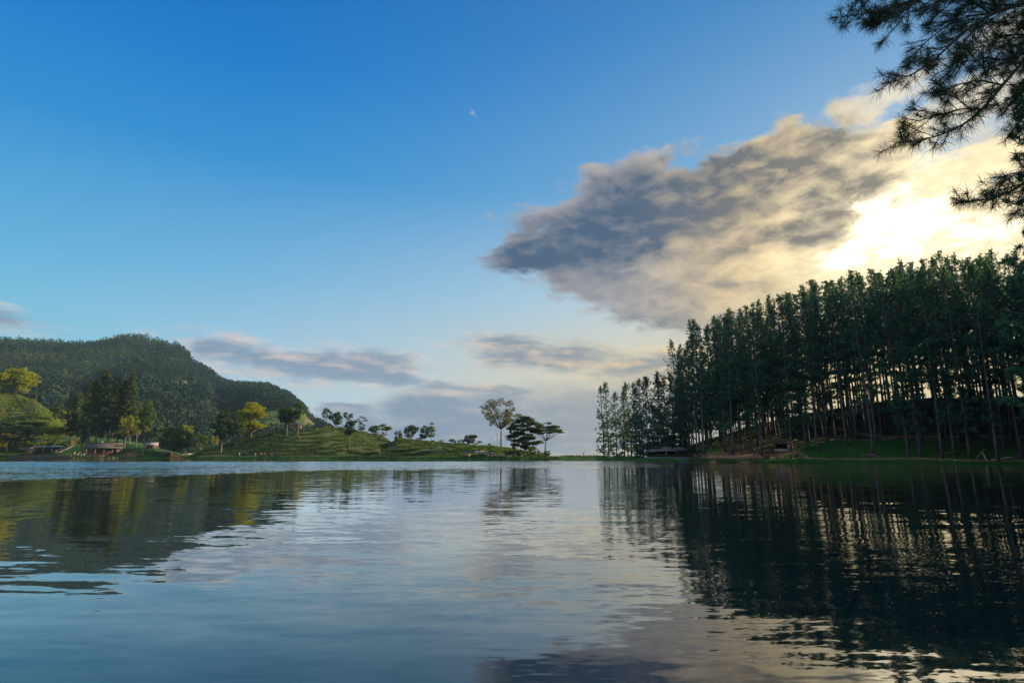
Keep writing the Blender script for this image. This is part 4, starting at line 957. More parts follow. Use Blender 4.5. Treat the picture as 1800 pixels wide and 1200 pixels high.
# ---------- forest cover of the mountain ----------
def mountain_forest():
    rg = np.random.default_rng(9)
    n = 21000
    a = rg.uniform(-48, -13.5, n); t = rg.uniform(0, 1, n) ** .85
    rr = M_R1 - np.clip((a + 30) / 14, 0, 1) * 250
    r = M_R0 + 20 + (rr + 25 - M_R0 - 20) * t
    z = mount_h(a, r); x = r * np.sin(np.radians(a)); y = r * np.cos(np.radians(a))
    U, Vv = project(np.stack([x, y, z], 1))
    keep = (meadow_at(U, Vv + 4) < .55) | (rg.random(n) < .22)
    keep &= ~((poly_dist(U, Vv, [(262, 672), (285, 677), (312, 677), (345, 676)]) < 3.4))
    keep &= (Vv < 812)
    a, r, z, x, y, t, U = [q[keep] for q in (a, r, z, x, y, t, U)]; n = len(a)
    sc_ = (.55 + .45 * (r / 1350)) * rg.uniform(.42, 1.6, n) * (1 - .15 * (U > 330)) * np.where(meadow_at(U, project(np.stack([x, y, z], 1))[1] + 4) > .55, .5, 1)
    pine = (U < 325) & (t > .35)                            # slimmer crowns on the upper left
    rad = np.where(pine, 2.6, 4.3) * sc_; hh = np.where(pine, 8.5, 5.6) * sc_
    L = 26
    v = rg.normal(size=(n, L, 3)); v /= np.linalg.norm(v, axis=2)[:, :, None]; v[:, :, 2] = v[:, :, 2] * .8 + .15
    C = np.stack([x, y, z + hh * .75], 1)[:, None] + v * np.stack([rad, rad, hh], 1)[:, None] * rg.uniform(.6, 1.05, (n, L, 1))
    S = np.repeat(rad * .50, L)
    V, Q = leaves(rg, C.reshape(-1, 3), S, elong=1.2)
    m, tt, o = mat_new('mountain_canopy')
    geo = tt.new('ShaderNodeNewGeometry')
    nA = tt.noise(geo.outputs['Position'], .07, 3, .6); nB = tt.noise(geo.outputs['Position'], .008, 3)
    f = tt.m('ADD', tt.m('MULTIPLY', geo.outputs['Random Per Island'], .28), tt.m('MULTIPLY', nA, .75))
    col = tt.mix(tt.lin(f, .2, .85), (.006, .023, .021), (.022, .045, .032)); col = tt.mix(tt.m('MULTIPLY', tt.step(nB, .48, .62), .6), col, (.060, .088, .030))
    d = tt.new('ShaderNodeBsdfPrincipled'); tt.put(d.inputs['Base Color'], col); d.inputs['Roughness'].default_value = .8; d.inputs['Specular IOR Level'].default_value = .1
    tr = tt.new('ShaderNodeBsdfTranslucent'); tt.put(tr.inputs[0], col); mx = tt.new('ShaderNodeMixShader'); mx.inputs[0].default_value = .2
    tt.l.new(d.outputs[0], mx.inputs[1]); tt.l.new(tr.outputs[0], mx.inputs[2]); tt.l.new(mx.outputs[0], o.inputs[0])
    ob = link('mountain_forest', mesh_np('mountain_forest', V, Q, None, m)); ob['kind'] = 'stuff'
    ob['label'] = 'dense forest covering the big mountain beyond the left shore'; ob['category'] = 'forest'
    # crest trees, with bare stems that let the sky through
    mb = MB(); Cs = []; Ss = []
    for i in range(330):
        u = rg.uniform(-30, 316) if rg.random() < .85 else rg.uniform(372, 560); aa = baz(u); rr_ = M_R1 - min(1, max(0, (aa + 30) / 14)) * 250 - rg.uniform(-25, 40)
        z0 = float(mount_h(np.array([aa]), np.array([rr_]))[0]); X, Y = rr_ * math.sin(R(aa)), rr_ * math.cos(R(aa))
        pine = u < 320; Hh = rg.uniform(9, 17) if pine else rg.uniform(5, 10)
        if u > 285 and pine: Hh = rg.uniform(15, 20)
        mb.tube([(X, Y, z0 - 1), (X, Y, z0 + Hh * .9)], [.45, .25], 4, False)
        k = 26; q = rg.uniform(.42 if u > 270 and pine else .2, 1.0, k); w_ = (2.6 if pine else 4.2) * np.sin(np.clip(q * 3.1, .5, 3.0)) ** .6
        th = rg.uniform(0, 6.28, k); Cs.append(np.stack([X + np.cos(th) * w_ * rg.uniform(.2, 1, k), Y + np.sin(th) * w_, z0 + Hh * q], 1))
    V, Q = leaves(rg, np.vstack(Cs), 2.0, elong=1.2)
    mb.add(V, Q)
    ob = link('crest_forest', mb.data('crest_forest', m)); ob['kind'] = 'stuff'; ob['label'] = 'row of small trees along the mountain crest against the sky'; ob['category'] = 'forest'
mountain_forest()
# ---------- buildings, boats, people and small things ----------
M_ROOF = simple_mat('weathered_roof', (.065, .062, .066), .8, .35, 1.2, bump=.05)
M_THATCH = simple_mat('grey_thatch', (.115, .10, .10), .95, .4, 2.5, bump=.08)
M_WOODB = simple_mat('brown_timber', (.09, .045, .024), .7, .3, 2.0)
M_POST = simple_mat('pale_timber', (.22, .14, .085), .7, .3, 2.0)
M_STONE = simple_mat('dark_stone', (.085, .078, .07), .9, .5, 1.6, bump=.12)
M_STONEL = simple_mat('light_stone', (.24, .21, .19), .9, .4, 2.2, bump=.08)
M_WALLW = simple_mat('whitewash', (.50, .48, .45), .7, .12, 1.5)
M_TERR = simple_mat('blue_green_paint', (.07, .17, .19), .6, .35, .9)
M_DARKB = simple_mat('dark_interior', (.012, .011, .010), .9, .2, 1.0)
M_VAN = simple_mat('white_van_paint', (.72, .78, .82), .35, .05, 1.0)
M_GLASS = simple_mat('tinted_glass', (.01, .013, .016), .08, .1, 1.0)
M_RUB = simple_mat('rubber', (.015, .015, .015), .8, .1, 3)
M_BOAT = simple_mat('white_fibreglass', (.78, .76, .72), .3, .05, 1.0)
M_BLUEB = simple_mat('dark_blue_band', (.02, .03, .05), .4, .1, 1.0)
M_YEL = simple_mat('yellow_plastic', (.50, .33, .03), .5, .15, 1.0)
M_REDP = simple_mat('red_plastic', (.42, .035, .02), .5, .15, 2.0)
M_PINKW = simple_mat('pink_plaster', (.20, .12, .105), .8, .15, 1.0)
M_BLUER = simple_mat('blue_sheet_roof', (.16, .30, .45), .5, .15, 1.0)
M_NAVY = simple_mat('navy_roof', (.02, .04, .09), .6, .2, 1.0)
M_EARTH = simple_mat('orange_earth_block', (.45, .24, .09), .9, .25, 1.2, bump=.06)
M_METAL = simple_mat('pale_metal', (.50, .54, .58), .4, .1, 1.0, metal=.3)
M_LOG = simple_mat('fallen_wood', (.34, .30, .27), .85, .3, 2.0, bump=.04)
M_ORANGE = simple_mat('orange_life_ring', (.60, .12, .03), .5, .1, 2.0)
def root(kind, loc, rz, label, cat, group=None):
    e = bpy.data.objects.new(kind, None); COL.objects.link(e); e.location = loc; e.rotation_euler = (0, 0, rz); e.empty_display_size = .2
    return set_props(e, label, cat, group)
def face(u): return -R(baz(u))          # local +Y away from the viewer
def single(name, mb, mat, loc, rz, label, cat, group=None, smooth=False):
    o = mb.build(name, mat, None, smooth); o.location = loc; o.rotation_euler = (0, 0, rz)
    return set_props(o, label, cat, group)
def gable(mb, w_, d, ze, zr, t=.16, over=.5):
    """roof of two slabs; ridge along x"""
    hw, hd = w_ / 2 + over, d / 2 + over
    zo = ze - (zr - ze) * over / (d / 2)
    for sgn in (-1, 1):
        v = [(-hw, sgn * hd, zo), (hw, sgn * hd, zo), (hw, 0, zr), (-hw, 0, zr)]
        v2 = [(x, y, z + t) for x, y, z in v]
        mb.add(v + v2, [(0, 1, 2, 3), (7, 6, 5, 4), (0, 4, 5, 1), (1, 5, 6, 2), (2, 6, 7, 3), (3, 7, 4, 0)])
def hip(mb, w_, d, ze, zr, ridge, over=.6, t=.14):
    hw, hd, hr = w_ / 2 + over, d / 2 + over, ridge / 2
    b = [(-hw, -hd, ze), (hw, -hd, ze), (hw, hd, ze), (-hw, hd, ze), (-hr - .01, 0, zr), (hr + .01, 0, zr)]
    lo = [(x, y, z - t) for x, y, z in b[:4]]
    mb.add(b + lo, [(0, 1, 5, 4), (2, 3, 4, 5), (9, 8, 7, 6), (0, 6, 7, 1), (1, 7, 8, 2), (2, 8, 9, 3), (3, 9, 6, 0)], [(1, 2, 5), (3, 0, 4)])
# -- open-sided lakeside pavilion on the left shore
g = on_ground(182, 3.5); z0 = 1.25
pv = root('lakeside_pavilion', (g.x, g.y, z0), face(182), 'long open-sided pavilion with a grey shed roof at the water on the left shore', 'pavilion')
b = MB(); gable(b, 14.6, 6.4, 3.9, 6.0, .18, .45); rf = b.build('roof', M_ROOF, pv)
b = MB()
for k in range(22): b.box(-7.3 + k * .7, -1.85, 4.98, .07, 4.2, .05)
b.box(0, 0, 6.2, 15.4, .35, .12)
o_ = b.build('roof_batten', M_THATCH, rf)
for k, (x, y) in enumerate([(-7, -3), (-3.5, -3), (0, -3), (3.5, -3), (7, -3), (-7, 3), (0, 3), (7, 3)]):
    b = MB(); b.box(x, y, 1.9, .26, .26, 3.9); b.build('post', M_POST, pv)
b = MB(); b.box(0, 0, -.15, 15.2, 7.2, .32); b.build('floor', M_STONEL, pv)
b = MB(); b.box(0, -3.05, -.75, 15.0, .3, .9); b.build('plinth', M_STONE, pv)
b = MB(); b.box(0, 3.05, 1.7, 13.6, .14, 3.3); b.build('back_wall', M_WOODB, pv)
b = MB()
b.box(0, -3.3, .95, 14.4, .07, .08); b.box(0, -3.3, .5, 14.4, .06, .06)
for k in range(25): b.box(-7.2 + .6 * k, -3.3, .48, .05, .05, .96)
b.build('railing', M_POST, pv)
def chair(loc, rz, lab, mat, grp):
    c = root('garden_chair', loc, rz, lab, 'chair', grp)
    b = MB(); b.box(0, 0, .44, .48, .46, .06); b.build('seat', mat, c)
    b = MB(); b.box(0, .22, .72, .46, .06, .55, top=.85); b.build('backrest', mat, c)
    for x, y in ((-.2, -.2), (.2, -.2), (-.2, .2), (.2, .2)):
        b = MB(); b.box(x, y, .2, .05, .05, .42); b.build('leg', mat, c)
def loc_of(r_, x, y, z):
    a = r_.rotation_euler[2]
    return (r_.location.x + x * math.cos(a) - y * math.sin(a), r_.location.y + x * math.sin(a) + y * math.cos(a), r_.location.z + z)
for k, x in enumerate((-.9, .6, 1.9, 3.0, 4.2, 5.4, 6.2)):
    chair(loc_of(pv, x, -1.9 - .3 * (k % 2), .02), face(182) + k * .7, 'red plastic chair under the left pavilion roof', M_REDP, 'red chairs in the left pavilion')
for k, u in enumerate((132, 138, 143, 148)):
    g = on_ground(u, 4); chair((g.x, g.y, g.z - .02), face(u) + k, 'white chair on the terrace left of the pavilion', M_WALLW, 'white chairs on the terrace')
# -- stone lakeside wall, with reeds and plants before the pavilion
b = MB()
for k in range(64):
    u = 18 + k * 1.7; a = baz(u); r = float(shore(a)) + .5; hh = 1.45 + .15 * math.sin(k * 1.3) + .1 * math.sin(k * 3.1)
    b.box(r * math.sin(R(a)), r * math.cos(R(a)), hh / 2 - .6, .66, .8 + .2 * math.sin(k * 2.2), hh + 1.2, -R(a))
o_ = b.build('stone_wall', M_STONE); set_props(o_, 'dark rough stone retaining wall along the water on the left shore', 'wall')
# -- hut and long low shed left of the pavilion
g = on_ground(47, 7); h_ = root('thatched_hut', (g.x, g.y, g.z), face(47), 'small open hut with a brown sloping roof and lit orange bench, left shore', 'hut')
b = MB(); gable(b, 5.6, 3.6, 2.3, 3.8, .14, .5); b.build('roof', M_THATCH, h_)
for x, y in ((-2.6, -1.5), (2.6, -1.5), (-2.6, 1.5), (2.6, 1.5)):
    b = MB(); b.box(x, y, 1.2, .18, .18, 2.4); b.build('post', M_WOODB, h_)
b = MB(); b.box(0, -1.2, .55, 4.6, .6, .2); b.box(-2, -1.2, .2, .2, .5, .5); b.box(2, -1.2, .2, .2, .5, .5); b.build('bench', M_EARTH, h_)
b = MB(); b.box(0, 1.4, 1.1, 5.0, .12, 2.2); b.build('back_wall', M_DARKB, h_)
g = on_ground(84, 12); s_ = root('long_shed', (g.x, g.y, g.z), face(84), 'long low dark shed with a thin pale blue roof edge behind the stone wall', 'shed')
b = MB(); b.box(0, 0, 1.2, 12.0, 3.0, 2.5); b.build('wall', M_DARKB, s_)
b = MB(); b.add([(-6.4, -2.0, 2.75), (6.4, -2.0, 2.75), (6.4, 2.0, 3.1), (-6.4, 2.0, 3.1), (-6.4, -2.0, 3.0), (6.4, -2.0, 3.0), (6.4, 2.0, 3.35), (-6.4, 2.0, 3.35)], [(0, 3, 2, 1), (4, 5, 6, 7), (0, 1, 5, 4), (1, 2, 6, 5), (2, 3, 7, 6), (3, 0, 4, 7)]); b.build('roof', M_BLUER, s_)
for x in (-5.4, -2, 1.4, 5.0):
    b = MB(); b.box(x, -1.75, 1.35, .14, .14, 2.7); b.build('post', M_METAL, s_)
# bare lit tree trunk with a horizontal limb in front of the hut
g = on_ground(57.5, 4.5); dt = root('bare_tree', g, face(57), 'bare orange-lit tree trunk with one long horizontal limb, before the thatched hut', 'tree')
b = MB(); b.tube([(0, 0, -.3), (.1, 0, 1.4), (-.05, 0, 2.9), (.3, 0, 3.9)], [.34, .26, .22, .1], 8); b.build('trunk', M_BARKP, dt, True)
b = MB(); b.tube([(0, 0, 2.8), (-2.2, .2, 2.9), (-5.0, .3, 2.9), (-7.4, .2, 3.3), (-8.8, 0, 4.6)], [.2, .17, .15, .12, .06], 6); b.tube([(-7.2, .2, 3.3), (-8.2, .2, 4.6), (-8.4, .2, 5.8)], [.09, .06, .03], 5); b.build('limb', M_BARKP, dt, True)
# clipped hedges climbing the slope
def hedge(pts, label):
    rg = np.random.default_rng(int(pts[0][0])); C = []
    P3 = [on_ground(u, s) for u, s in pts]
    for p, q in zip(P3[:-1], P3[1:]):
        n = int((q - p).length * 34); t = rg.random(n)
        base = np.outer(1 - t, p) + np.outer(t, q); zz = ground(base[:, 0], base[:, 1])
        base[:, 2] = zz; C.append(base + rg.normal(size=(n, 3)) * (.32, .32, .0) + np.stack([0 * t, 0 * t, rg.uniform(0, 1.1, n)], 1))
    C = np.vstack(C); V, Q = leaves(rg, C, .38)
    o_ = link('hedge', mesh_np('hedge', V, Q, None, M_HEDGE)); set_props(o_, label, 'hedge', 'pale hedges beside the stairs')
hedge([(95, 9), (108, 16), (122, 23), (135, 30)], 'long pale clipped hedge climbing the slope, the lower of the two')
hedge([(112, 22), (124, 30), (136, 38), (149, 46)], 'upper pale clipped hedge, running up beside the pine trunks')
b = MB()
for k in range(16): b.box(0, k * .62, k * .27, 1.8, .66, .3)
g = on_ground(98, 7); single('stairway', b, M_STONEL, (g.x, g.y, g.z), face(98) - .75, 'stone stairway climbing between the hedges', 'stairs')
# earth bank, container and earth block under the round tree
g = on_ground(291, 4); b = MB(); b.box(0, 0, .95, 3.4, 2.4, 2.1); c_ = root('storage_container', g, face(291), 'dark green box-shaped container under the wide round tree', 'container')
b.build('body', simple_mat('dark_green_sheet', (.02, .04, .035), .6, .2, 1.0), c_); b = MB(); b.box(.2, -1.215, .9, .9, .05, 1.7); b.build('door', M_DARKB, c_)
b = MB(); b.box(0, 0, .7, 1.7, 1.6, 2.0, top=.8); b.box(2.2, -.3, .2, 3.2, 1.8, 1.0, top=.8)
g = on_ground(303, 3); single('earth_bank_block', b, M_EARTH, g, face(303), 'orange-lit stepped earth and stone landing left of the swan boats', 'landing')
g = on_ground(265, 16); h_ = root('grey_roofed_hut', g, face(265), 'low hut with a grey-violet roof half hidden behind the tree at the water line', 'hut')
b = MB(); gable(b, 5.0, 3.0, 2.1, 3.2, .14, .4); b.build('roof', simple_mat('violet_grey_sheet', (.22, .20, .25), .6, .2, 1.0), h_); b = MB(); b.box(0, .2, 1.0, 4.6, 2.2, 2.1); b.build('wall', M_WOODB, h_)
b = MB(); b.box(-.4, -.93, 1.0, .8, .06, 1.7); b.build('door', M_DARKB, h_)
# swan pedal boats
def swan(loc, rz, label):
    r_ = root('swan_boat', loc, rz, label, 'boat', 'white swan pedal boats at the left shore')
    b = MB(); n = 9
    xs = np.linspace(-1.9, 1.9, n); ring = []
    for x in xs:
        k = max(.06, (1 - (x / 1.95) ** 2) ** .5); w_ = .85 * k ** .6
        ring.append([(x, -w_, .52 + .12 * (x / 1.9) ** 2), (x, -w_ * .8, -.12 * k), (x, w_ * .8, -.12 * k), (x, w_, .52 + .12 * (x / 1.9) ** 2)])
    V = np.array(ring).reshape(-1, 3); Q = []
    for i in range(n - 1):
        for j in range(4): Q.append((i * 4 + j, i * 4 + (j + 1) % 4, (i + 1) * 4 + (j + 1) % 4, (i + 1) * 4 + j))
    Q += [(0, 1, 2, 3), ((n - 1) * 4 + 3, (n - 1) * 4 + 2, (n - 1) * 4 + 1, (n - 1) * 4)]
    b.add(V, Q); b.build('hull', M_BOAT, r_, True)
    b = MB(); b.tube([(-1.7, 0, .45), (-2.05, 0, .9), (-1.95, 0, 1.35), (-1.7, 0, 1.7), (-1.78, 0, 2.0)], [.26, .19, .14, .12, .13], 8); b.tube([(-1.78, 0, 1.98), (-1.98, 0, 1.98)], [.16, .11], 8); nk = b.build('neck', M_BOAT, r_, True)
    b = MB(); b.tube([(-1.98, 0, 1.97), (-2.22, 0, 1.90)], [.08, .02], 6); b.build('beak', M_YEL, nk)
    b = MB(); b.box(0, 0, .28, 3.1, 1.74, .14); b.build('rubbing_band', M_BLUEB, r_)
    b = MB(); b.box(.3, 0, .75, .6, 1.2, .35); b.box(.62, 0, 1.1, .12, 1.2, .6); b.build('seat', M_BOAT, r_)
    b = MB(); b.add([(-.6, -.8, 1.95), (1.7, -.8, 2.1), (1.7, .8, 2.1), (-.6, .8, 1.95), (-.5, 0, 2.1), (2.1, 0, 2.3)], [(0, 1, 5, 4), (4, 5, 2, 3)], [(1, 2, 5), (0, 4, 3)])
    for x, y in ((-.5, -.7), (-.5, .7), (1.5, -.7), (1.5, .7)): b.tube([(x, y, .5), (x, y, 2.03)], .03, 4)
    b.build('canopy', M_BOAT, r_)
    b = MB()
    for s_ in (-1, 1): b.add([(1.2, s_ * .8, .55), (2.1, s_ * .7, .75), (2.5, s_ * .4, 1.3), (1.5, s_ * .85, 1.15)], [(0, 1, 2, 3)])
    b.build('tail_feathers', M_BOAT, r_)
p_ = at_z(328.5, 804.2, 0); swan((p_.x, p_.y, .05), .1, 'front white swan pedal boat, with the taller neck at its left end')
p_ = at_z(336, 803.9, 0); swan((p_.x, p_.y, .05), -.12, 'rear white swan pedal boat, its canopy showing right of the front one')
p_ = at_z(348, 803.8, 0); b = MB()
for y in (-.7, .7): b.tube([(-1.6, y, .1), (1.6, y, .1), (1.9, y, .35)], [.36, .36, .2], 8)
r_ = root('yellow_float_boat', (p_.x, p_.y, .05), .15, 'small yellow two-float boat right of the swan boats', 'boat'); b.build('floats', M_YEL, r_, True)
b = MB(); b.box(0, 0, .52, 2.6, 1.6, .12); b.box(.2, 0, .8, .5, 1.3, .45); b.build('deck', M_YEL, r_)
# look-out hut on the mound, and the little house high on the mountain
g = on_ground(521, 52); h_ = root('lookout_hut', (g.x, g.y, g.z - .3), face(521), 'little raised hut with a navy roof behind the narrow sunlit tree on the mound', 'hut')
b = MB(); b.box(0, 0, 3.1, 3.2, 2.6, 1.9); b.build('wall', M_PINKW, h_); b = MB(); hip(b, 3.4, 2.8, 4.15, 5.2, .8, .5); b.build('roof', M_NAVY, h_)
for x, y in ((-1.4, -1.1), (1.4, -1.1), (-1.4, 1.1), (1.4, 1.1)):
    b = MB(); b.box(x, y, 1.05, .22, .22, 2.2); b.build('post', M_PINKW, h_)
b = MB(); b.box(0, -1.32, 3.3, 1.4, .05, .9); b.build('window', M_DARKB, h_)
aa = baz(308); ze = None
for rr_ in np.arange(700, 1400, 8.0):
    zz = float(mount_h(np.array([aa]), np.array([rr_]))[0]); u_, v_ = project(np.array([rr_ * math.sin(R(aa)), rr_ * math.cos(R(aa)), zz]))
    if v_ < 678: ze = (rr_, zz); break
if ze:
    h_ = root('hillside_house', (ze[0] * math.sin(R(aa)), ze[0] * math.cos(R(aa)), ze[1] - 1), face(308), 'tiny white house beside the reddish cut on the mountain side', 'house')
    b = MB(); b.box(0, 0, 3.0, 6, 4, 5); b.build('wall', M_STONEL, h_); b = MB(); gable(b, 6, 4, 5.5, 7, .3, .6); b.build('roof', M_ROOF, h_)
# climbing tower beside the big pale tree
g = on_ground(874, 44); zt = top_z(874, 761, g.y) - g.z; px = 1020 / g.y
t_ = root('viewing_tower', g, face(874), 'pale open metal ladder tower left of the biggest pale tree trunk', 'tower')
w_ = 6.5 / px
for x, y in ((-w_ / 2, 0), (w_ / 2, 0), (-w_ / 2, w_), (w_ / 2, w_)):
    b = MB(); b.tube([(x, y, -.3), (x, y, zt)], .07, 5); b.build('leg', M_METAL, t_)
b = MB()
for k in range(9): b.tube([(-w_ / 2, 0, .5 + k * zt / 9.5), (w_ / 2, 0, .5 + k * zt / 9.5)], .05, 4)
b.build('rung', M_METAL, t_)
b = MB(); b.box(0, w_ / 2, zt * .92, w_ * 1.2, w_ * 1.2, .15); b.build('platform', M_METAL, t_)
# kiosk, tents and white kerb stones on the middle shore
g = on_ground(820, 7); h_ = root('pink_kiosk', g, face(820), 'low pinkish kiosk wall at the left end of the crowd on the middle shore', 'kiosk')
b = MB(); b.box(0, 0, .55, 3.6, 2.2, 1.3); b.build('wall', M_PINKW, h_); b = MB(); b.box(0, 0, 1.26, 3.9, 2.5, .12); b.build('roof', M_THATCH, h_)
for k, (u, c_) in enumerate([(838, 'blue'), (847, 'pale')]):
    g = on_ground(u, 8.5); r_ = root('market_umbrella', g, 0, f'{c_} sunshade over the crowd on the middle shore', 'sunshade')
    b = MB(); b.tube([(0, 0, 0), (0, 0, 2.2)], .04, 5); b.build('pole', M_METAL, r_)
    b = MB(); n = 8; V = [(0, 0, 2.35)] + [(1.3 * math.cos(i * math.pi / 4), 1.3 * math.sin(i * math.pi / 4), 1.95) for i in range(n)]; b.add(V, None, [(0, 1 + i, 1 + (i + 1) % n) for i in range(n)]); b.build('canopy', M_BLUER if c_ == 'blue' else M_WALLW, r_)
kerbm = None
for k, u in enumerate((872, 876.5, 880, 884, 887.5, 892, 895, 899, 907)):
    g = on_ground(u, 5.2)
    if kerbm is None: b = MB(); b.box(0, 0, .22, .4, .3, .5, top=.85); kerbm = b.data('kerb_stone', M_WALLW)
    o_ = link('kerb_stone', kerbm); o_.location = g; set_props(o_, 'white painted kerb stone in the row before the shrubs by the dam', 'kerb stone', 'white kerb stones by the dam')
# fence posts and a rail along the dam crest
post = MB(); post.box(0, 0, .45, .12, .12, 1.0, top=.8); postm = post.data('fence_post', M_BARKD)
for k, u in enumerate(list(range(990, 1056, 6)) + [1062, 1070, 1078, 1086, 1096, 1106]):
    g = on_ground(u, 9.0); o_ = link('fence_post', postm); o_.location = g; o_.scale = (1 + .8 * (k % 3 == 0), 1, .8 + .35 * (k % 4 == 1)); set_props(o_, 'dark stubby fence post on the open dam crest', 'fence post', 'fence posts on the dam')
def tuft_stuff(name, label, pts, seed, h=.6, w_=.10, n=7, mat=None, cat='grass'):
    rg = np.random.default_rng(seed); P0 = np.repeat(np.array(pts, float), n, 0); m_ = len(P0)
    d = rg.normal(size=(m_, 3)) * .35; d[:, 2] = 1; hh = h * rg.uniform(.5, 1.3, m_)[:, None]
    base = P0 + rg.normal(size=(m_, 3)) * (.16, .16, 0); sd = rg.normal(size=(m_, 3)); sd[:, 2] = 0; sd /= np.linalg.norm(sd, axis=1)[:, None]
    V = np.stack([base - sd * w_ / 2, base + sd * w_ / 2, base + d * hh], 1).reshape(-1, 3)
    o_ = link(name, mesh_np(name, V, None, np.arange(m_ * 3).reshape(-1, 3), mat or M_GREEN)); o_['kind'] = 'stuff'; o_['label'] = label; o_['category'] = cat
rg = np.random.default_rng(3)
M_GRASS = leaf_mat('bank_grass', (.022, .10, .018), (.055, .20, .03), trans=.3)
def scat(n, u0, u1, s0, s1, cond=None):
    U = rg.uniform(u0, u1, n); S = rg.uniform(s0, s1, n); out = []
    for u, s in zip(U, S):
        g = on_ground(u, s)
        if cond is None or cond(u, s, g): out.append((g.x, g.y, g.z - .05))
    return out
tuft_stuff('shore_grass', 'bright green grass along the water below the pine wood', scat(5000, 1360, 1830, .2, 5.5) + scat(700, 1215, 1360, .2, 2.5), 5, .28, .07, 8, M_GRASS)
tuft_stuff('lawn_grass', 'short green grass of the lawn between the pine trunks', scat(4500, 1400, 1620, 9, 21) + scat(1500, 1620, 1820, 9, 20) + scat(350, 1236, 1268, 10, 20), 6, .25, .07, 8, M_GRASS)
tuft_stuff('far_shore_grass', 'rough grass fringing the water of the left and middle shore', scat(1500, 345, 985, .2, 3.5) + scat(500, 985, 1130, 3, 10), 7, .5, .14, 6, M_DARK)
tuft_stuff('lawn_edge_grass', 'grass and weeds on the left shore lawns', scat(900, -20, 135, 1.4, 9) + scat(1600, 205, 345, .4, 14), 8, .5, .14, 6, M_GREEN)
tuft_stuff('reeds', 'pale reeds growing out of the water before the left pavilion', [(p.x, p.y, -.1) for p in (at_z(rg.uniform(126, 208), 804.9 + rg.uniform(-.3, .6), 0) for _ in range(260))], 9, 1.1, .10, 8, M_HEDGE, 'reeds')
tuft_stuff('forest_litter_weeds', 'low weeds and seedlings on the brown floor of the pine wood', scat(2600, 1215, 1830, 14, 60), 10, .45, .16, 6, M_PINE, 'weeds')
# dam-top bushes and plants
for i, (u, s, hw, top, m_, lab) in enumerate([(1152, 24, 17, 770, M_GREEN, 'round green bush behind the white van'), (1178, 26, 17, 762, M_GREEN, 'large green bush above the peak of the pavilion roof'), (1204, 22, 15, 772, M_DARK, 'dark green bush right of the pavilion roof'),
                                              (1126, 16, 8, 778, M_GOLD, 'golden backlit bush between the clump of pines and the van'), (1218, 14, 9, 783, M_DARK, 'low bush between the pavilion and the brown bank'), (1138, 30, 12, 778, M_DARK, 'dark bush behind the golden backlit one')]):
    tree_at(120 + i, u, s, top, hw, 'bush', 'round', m_, lab, 'bushes behind the right pavilion', 'bush', fork=.08, lobes=14, leaf=.42, dens=1.1)
tree_at(130, 1704, 12, 752, 16, 'young_tree', 'round', M_DARK, 'dark leafy young tree among the pines at the right', None, 'tree', fork=.3, lobes=12, leaf=.35, dens=.9)
for i, (u, s, hw, top) in enumerate([(1345, 3.0, 8, 799), (1389, 5.5, 11, 797), (1362, 13, 8, 781)]):
    tree_at(140 + i, u, s, top, hw, 'shrub', 'round', M_GRASS if i < 2 else M_DARK, ['low bright green shrub on the bank below the bent pine', 'green shrub clump at the left end of the bright grass strip', 'dark shrub at the left wall of the small wooden hut'][i], 'shrubs on the brown bank', 'shrub', fork=.03, lobes=8, leaf=.25)
tree_at(145, 1241, 1.5, 797, 2.6, 'young_tree', 'tall', M_GOLD, 'small yellow-green sapling at the water, right of the terrace', None, 'tree', fork=.35, lobes=4, leaf=.28)
# -- right-hand pavilion on its terrace
def terr_pt(u, s): return on_ground(u, s)
gA, gB = terr_pt(1137, 0), terr_pt(1203, 0)
ang = math.atan2(gB.y - gA.y, gB.x - gA.x); Lw = (gB - gA).length; mid = (gA + gB) / 2
TR = root('lakeside_terrace', (mid.x, mid.y, 0), ang, 'low blue-green painted terrace wall standing in the water at the right pavilion', 'terrace')
b = MB(); b.box(0, .25, .30, Lw, .5, 1.9); b.build('wall', M_TERR, TR)
b = MB()
for k in range(12): b.box(-Lw / 2 + .5 + k * (Lw - 1) / 11, -.05, .3, .16, .12, 1.86)
b.box(0, -.06, 1.18, Lw + .1, .14, .12); b.box(0, -.055, .42, Lw + .08, .10, .06)
b.build('wall_rib', simple_mat('faded_terrace_rib', (.16, .26, .27), .7, .3, 1.0), TR)
b = MB(); b.box(0, 4.6, 1.14, Lw, 8.2, .2); b.build('floor', M_STONEL, TR)
b = MB(); b.box(Lw / 2 + 1.5, 1.2, .45, 2.9, 2.2, 1.6); b.build('side_wall', M_STONE, TR)
def on_tr(x, y, z):
    return (TR.location.x + x * math.cos(ang) - y * math.sin(ang), TR.location.y + x * math.sin(ang) + y * math.cos(ang), z)
rg = np.random.default_rng(12)
for k in range(15):
    C = rg.normal(size=(90, 3)); C /= np.linalg.norm(C, axis=1)[:, None]; C *= (.42, .38, .34); V, Q = leaves(rg, C + np.array([0, 0, .38]), .2)
    mb_ = MB(); mb_.add(V, Q); r_ = root('clipped_bush', on_tr(-Lw / 2 + .4 + k * (Lw + 2.6) / 15, .5, 1.22), 0, 'round clipped bush in the row along the terrace edge', 'bush', 'clipped bushes along the terrace edge'); mb_.build('foliage', M_DARK, r_)
pv = root('thatched_pavilion', on_tr(Lw * .05, 5.0, 1.24), ang, 'open pavilion with a peaked grey hipped roof on the right-hand terrace', 'pavilion')
b = MB(); hip(b, 4.6, 4.4, 1.75, 3.05, .6, .7); b.build('peaked_roof', M_THATCH, pv)
b = MB(); V0 = b; hip(b, 4.4, 3.8, 1.55, 2.35, 1.8, .5); o_ = b.build('side_roof', M_THATCH, pv); o_.location = (-3.4, .2, 0)
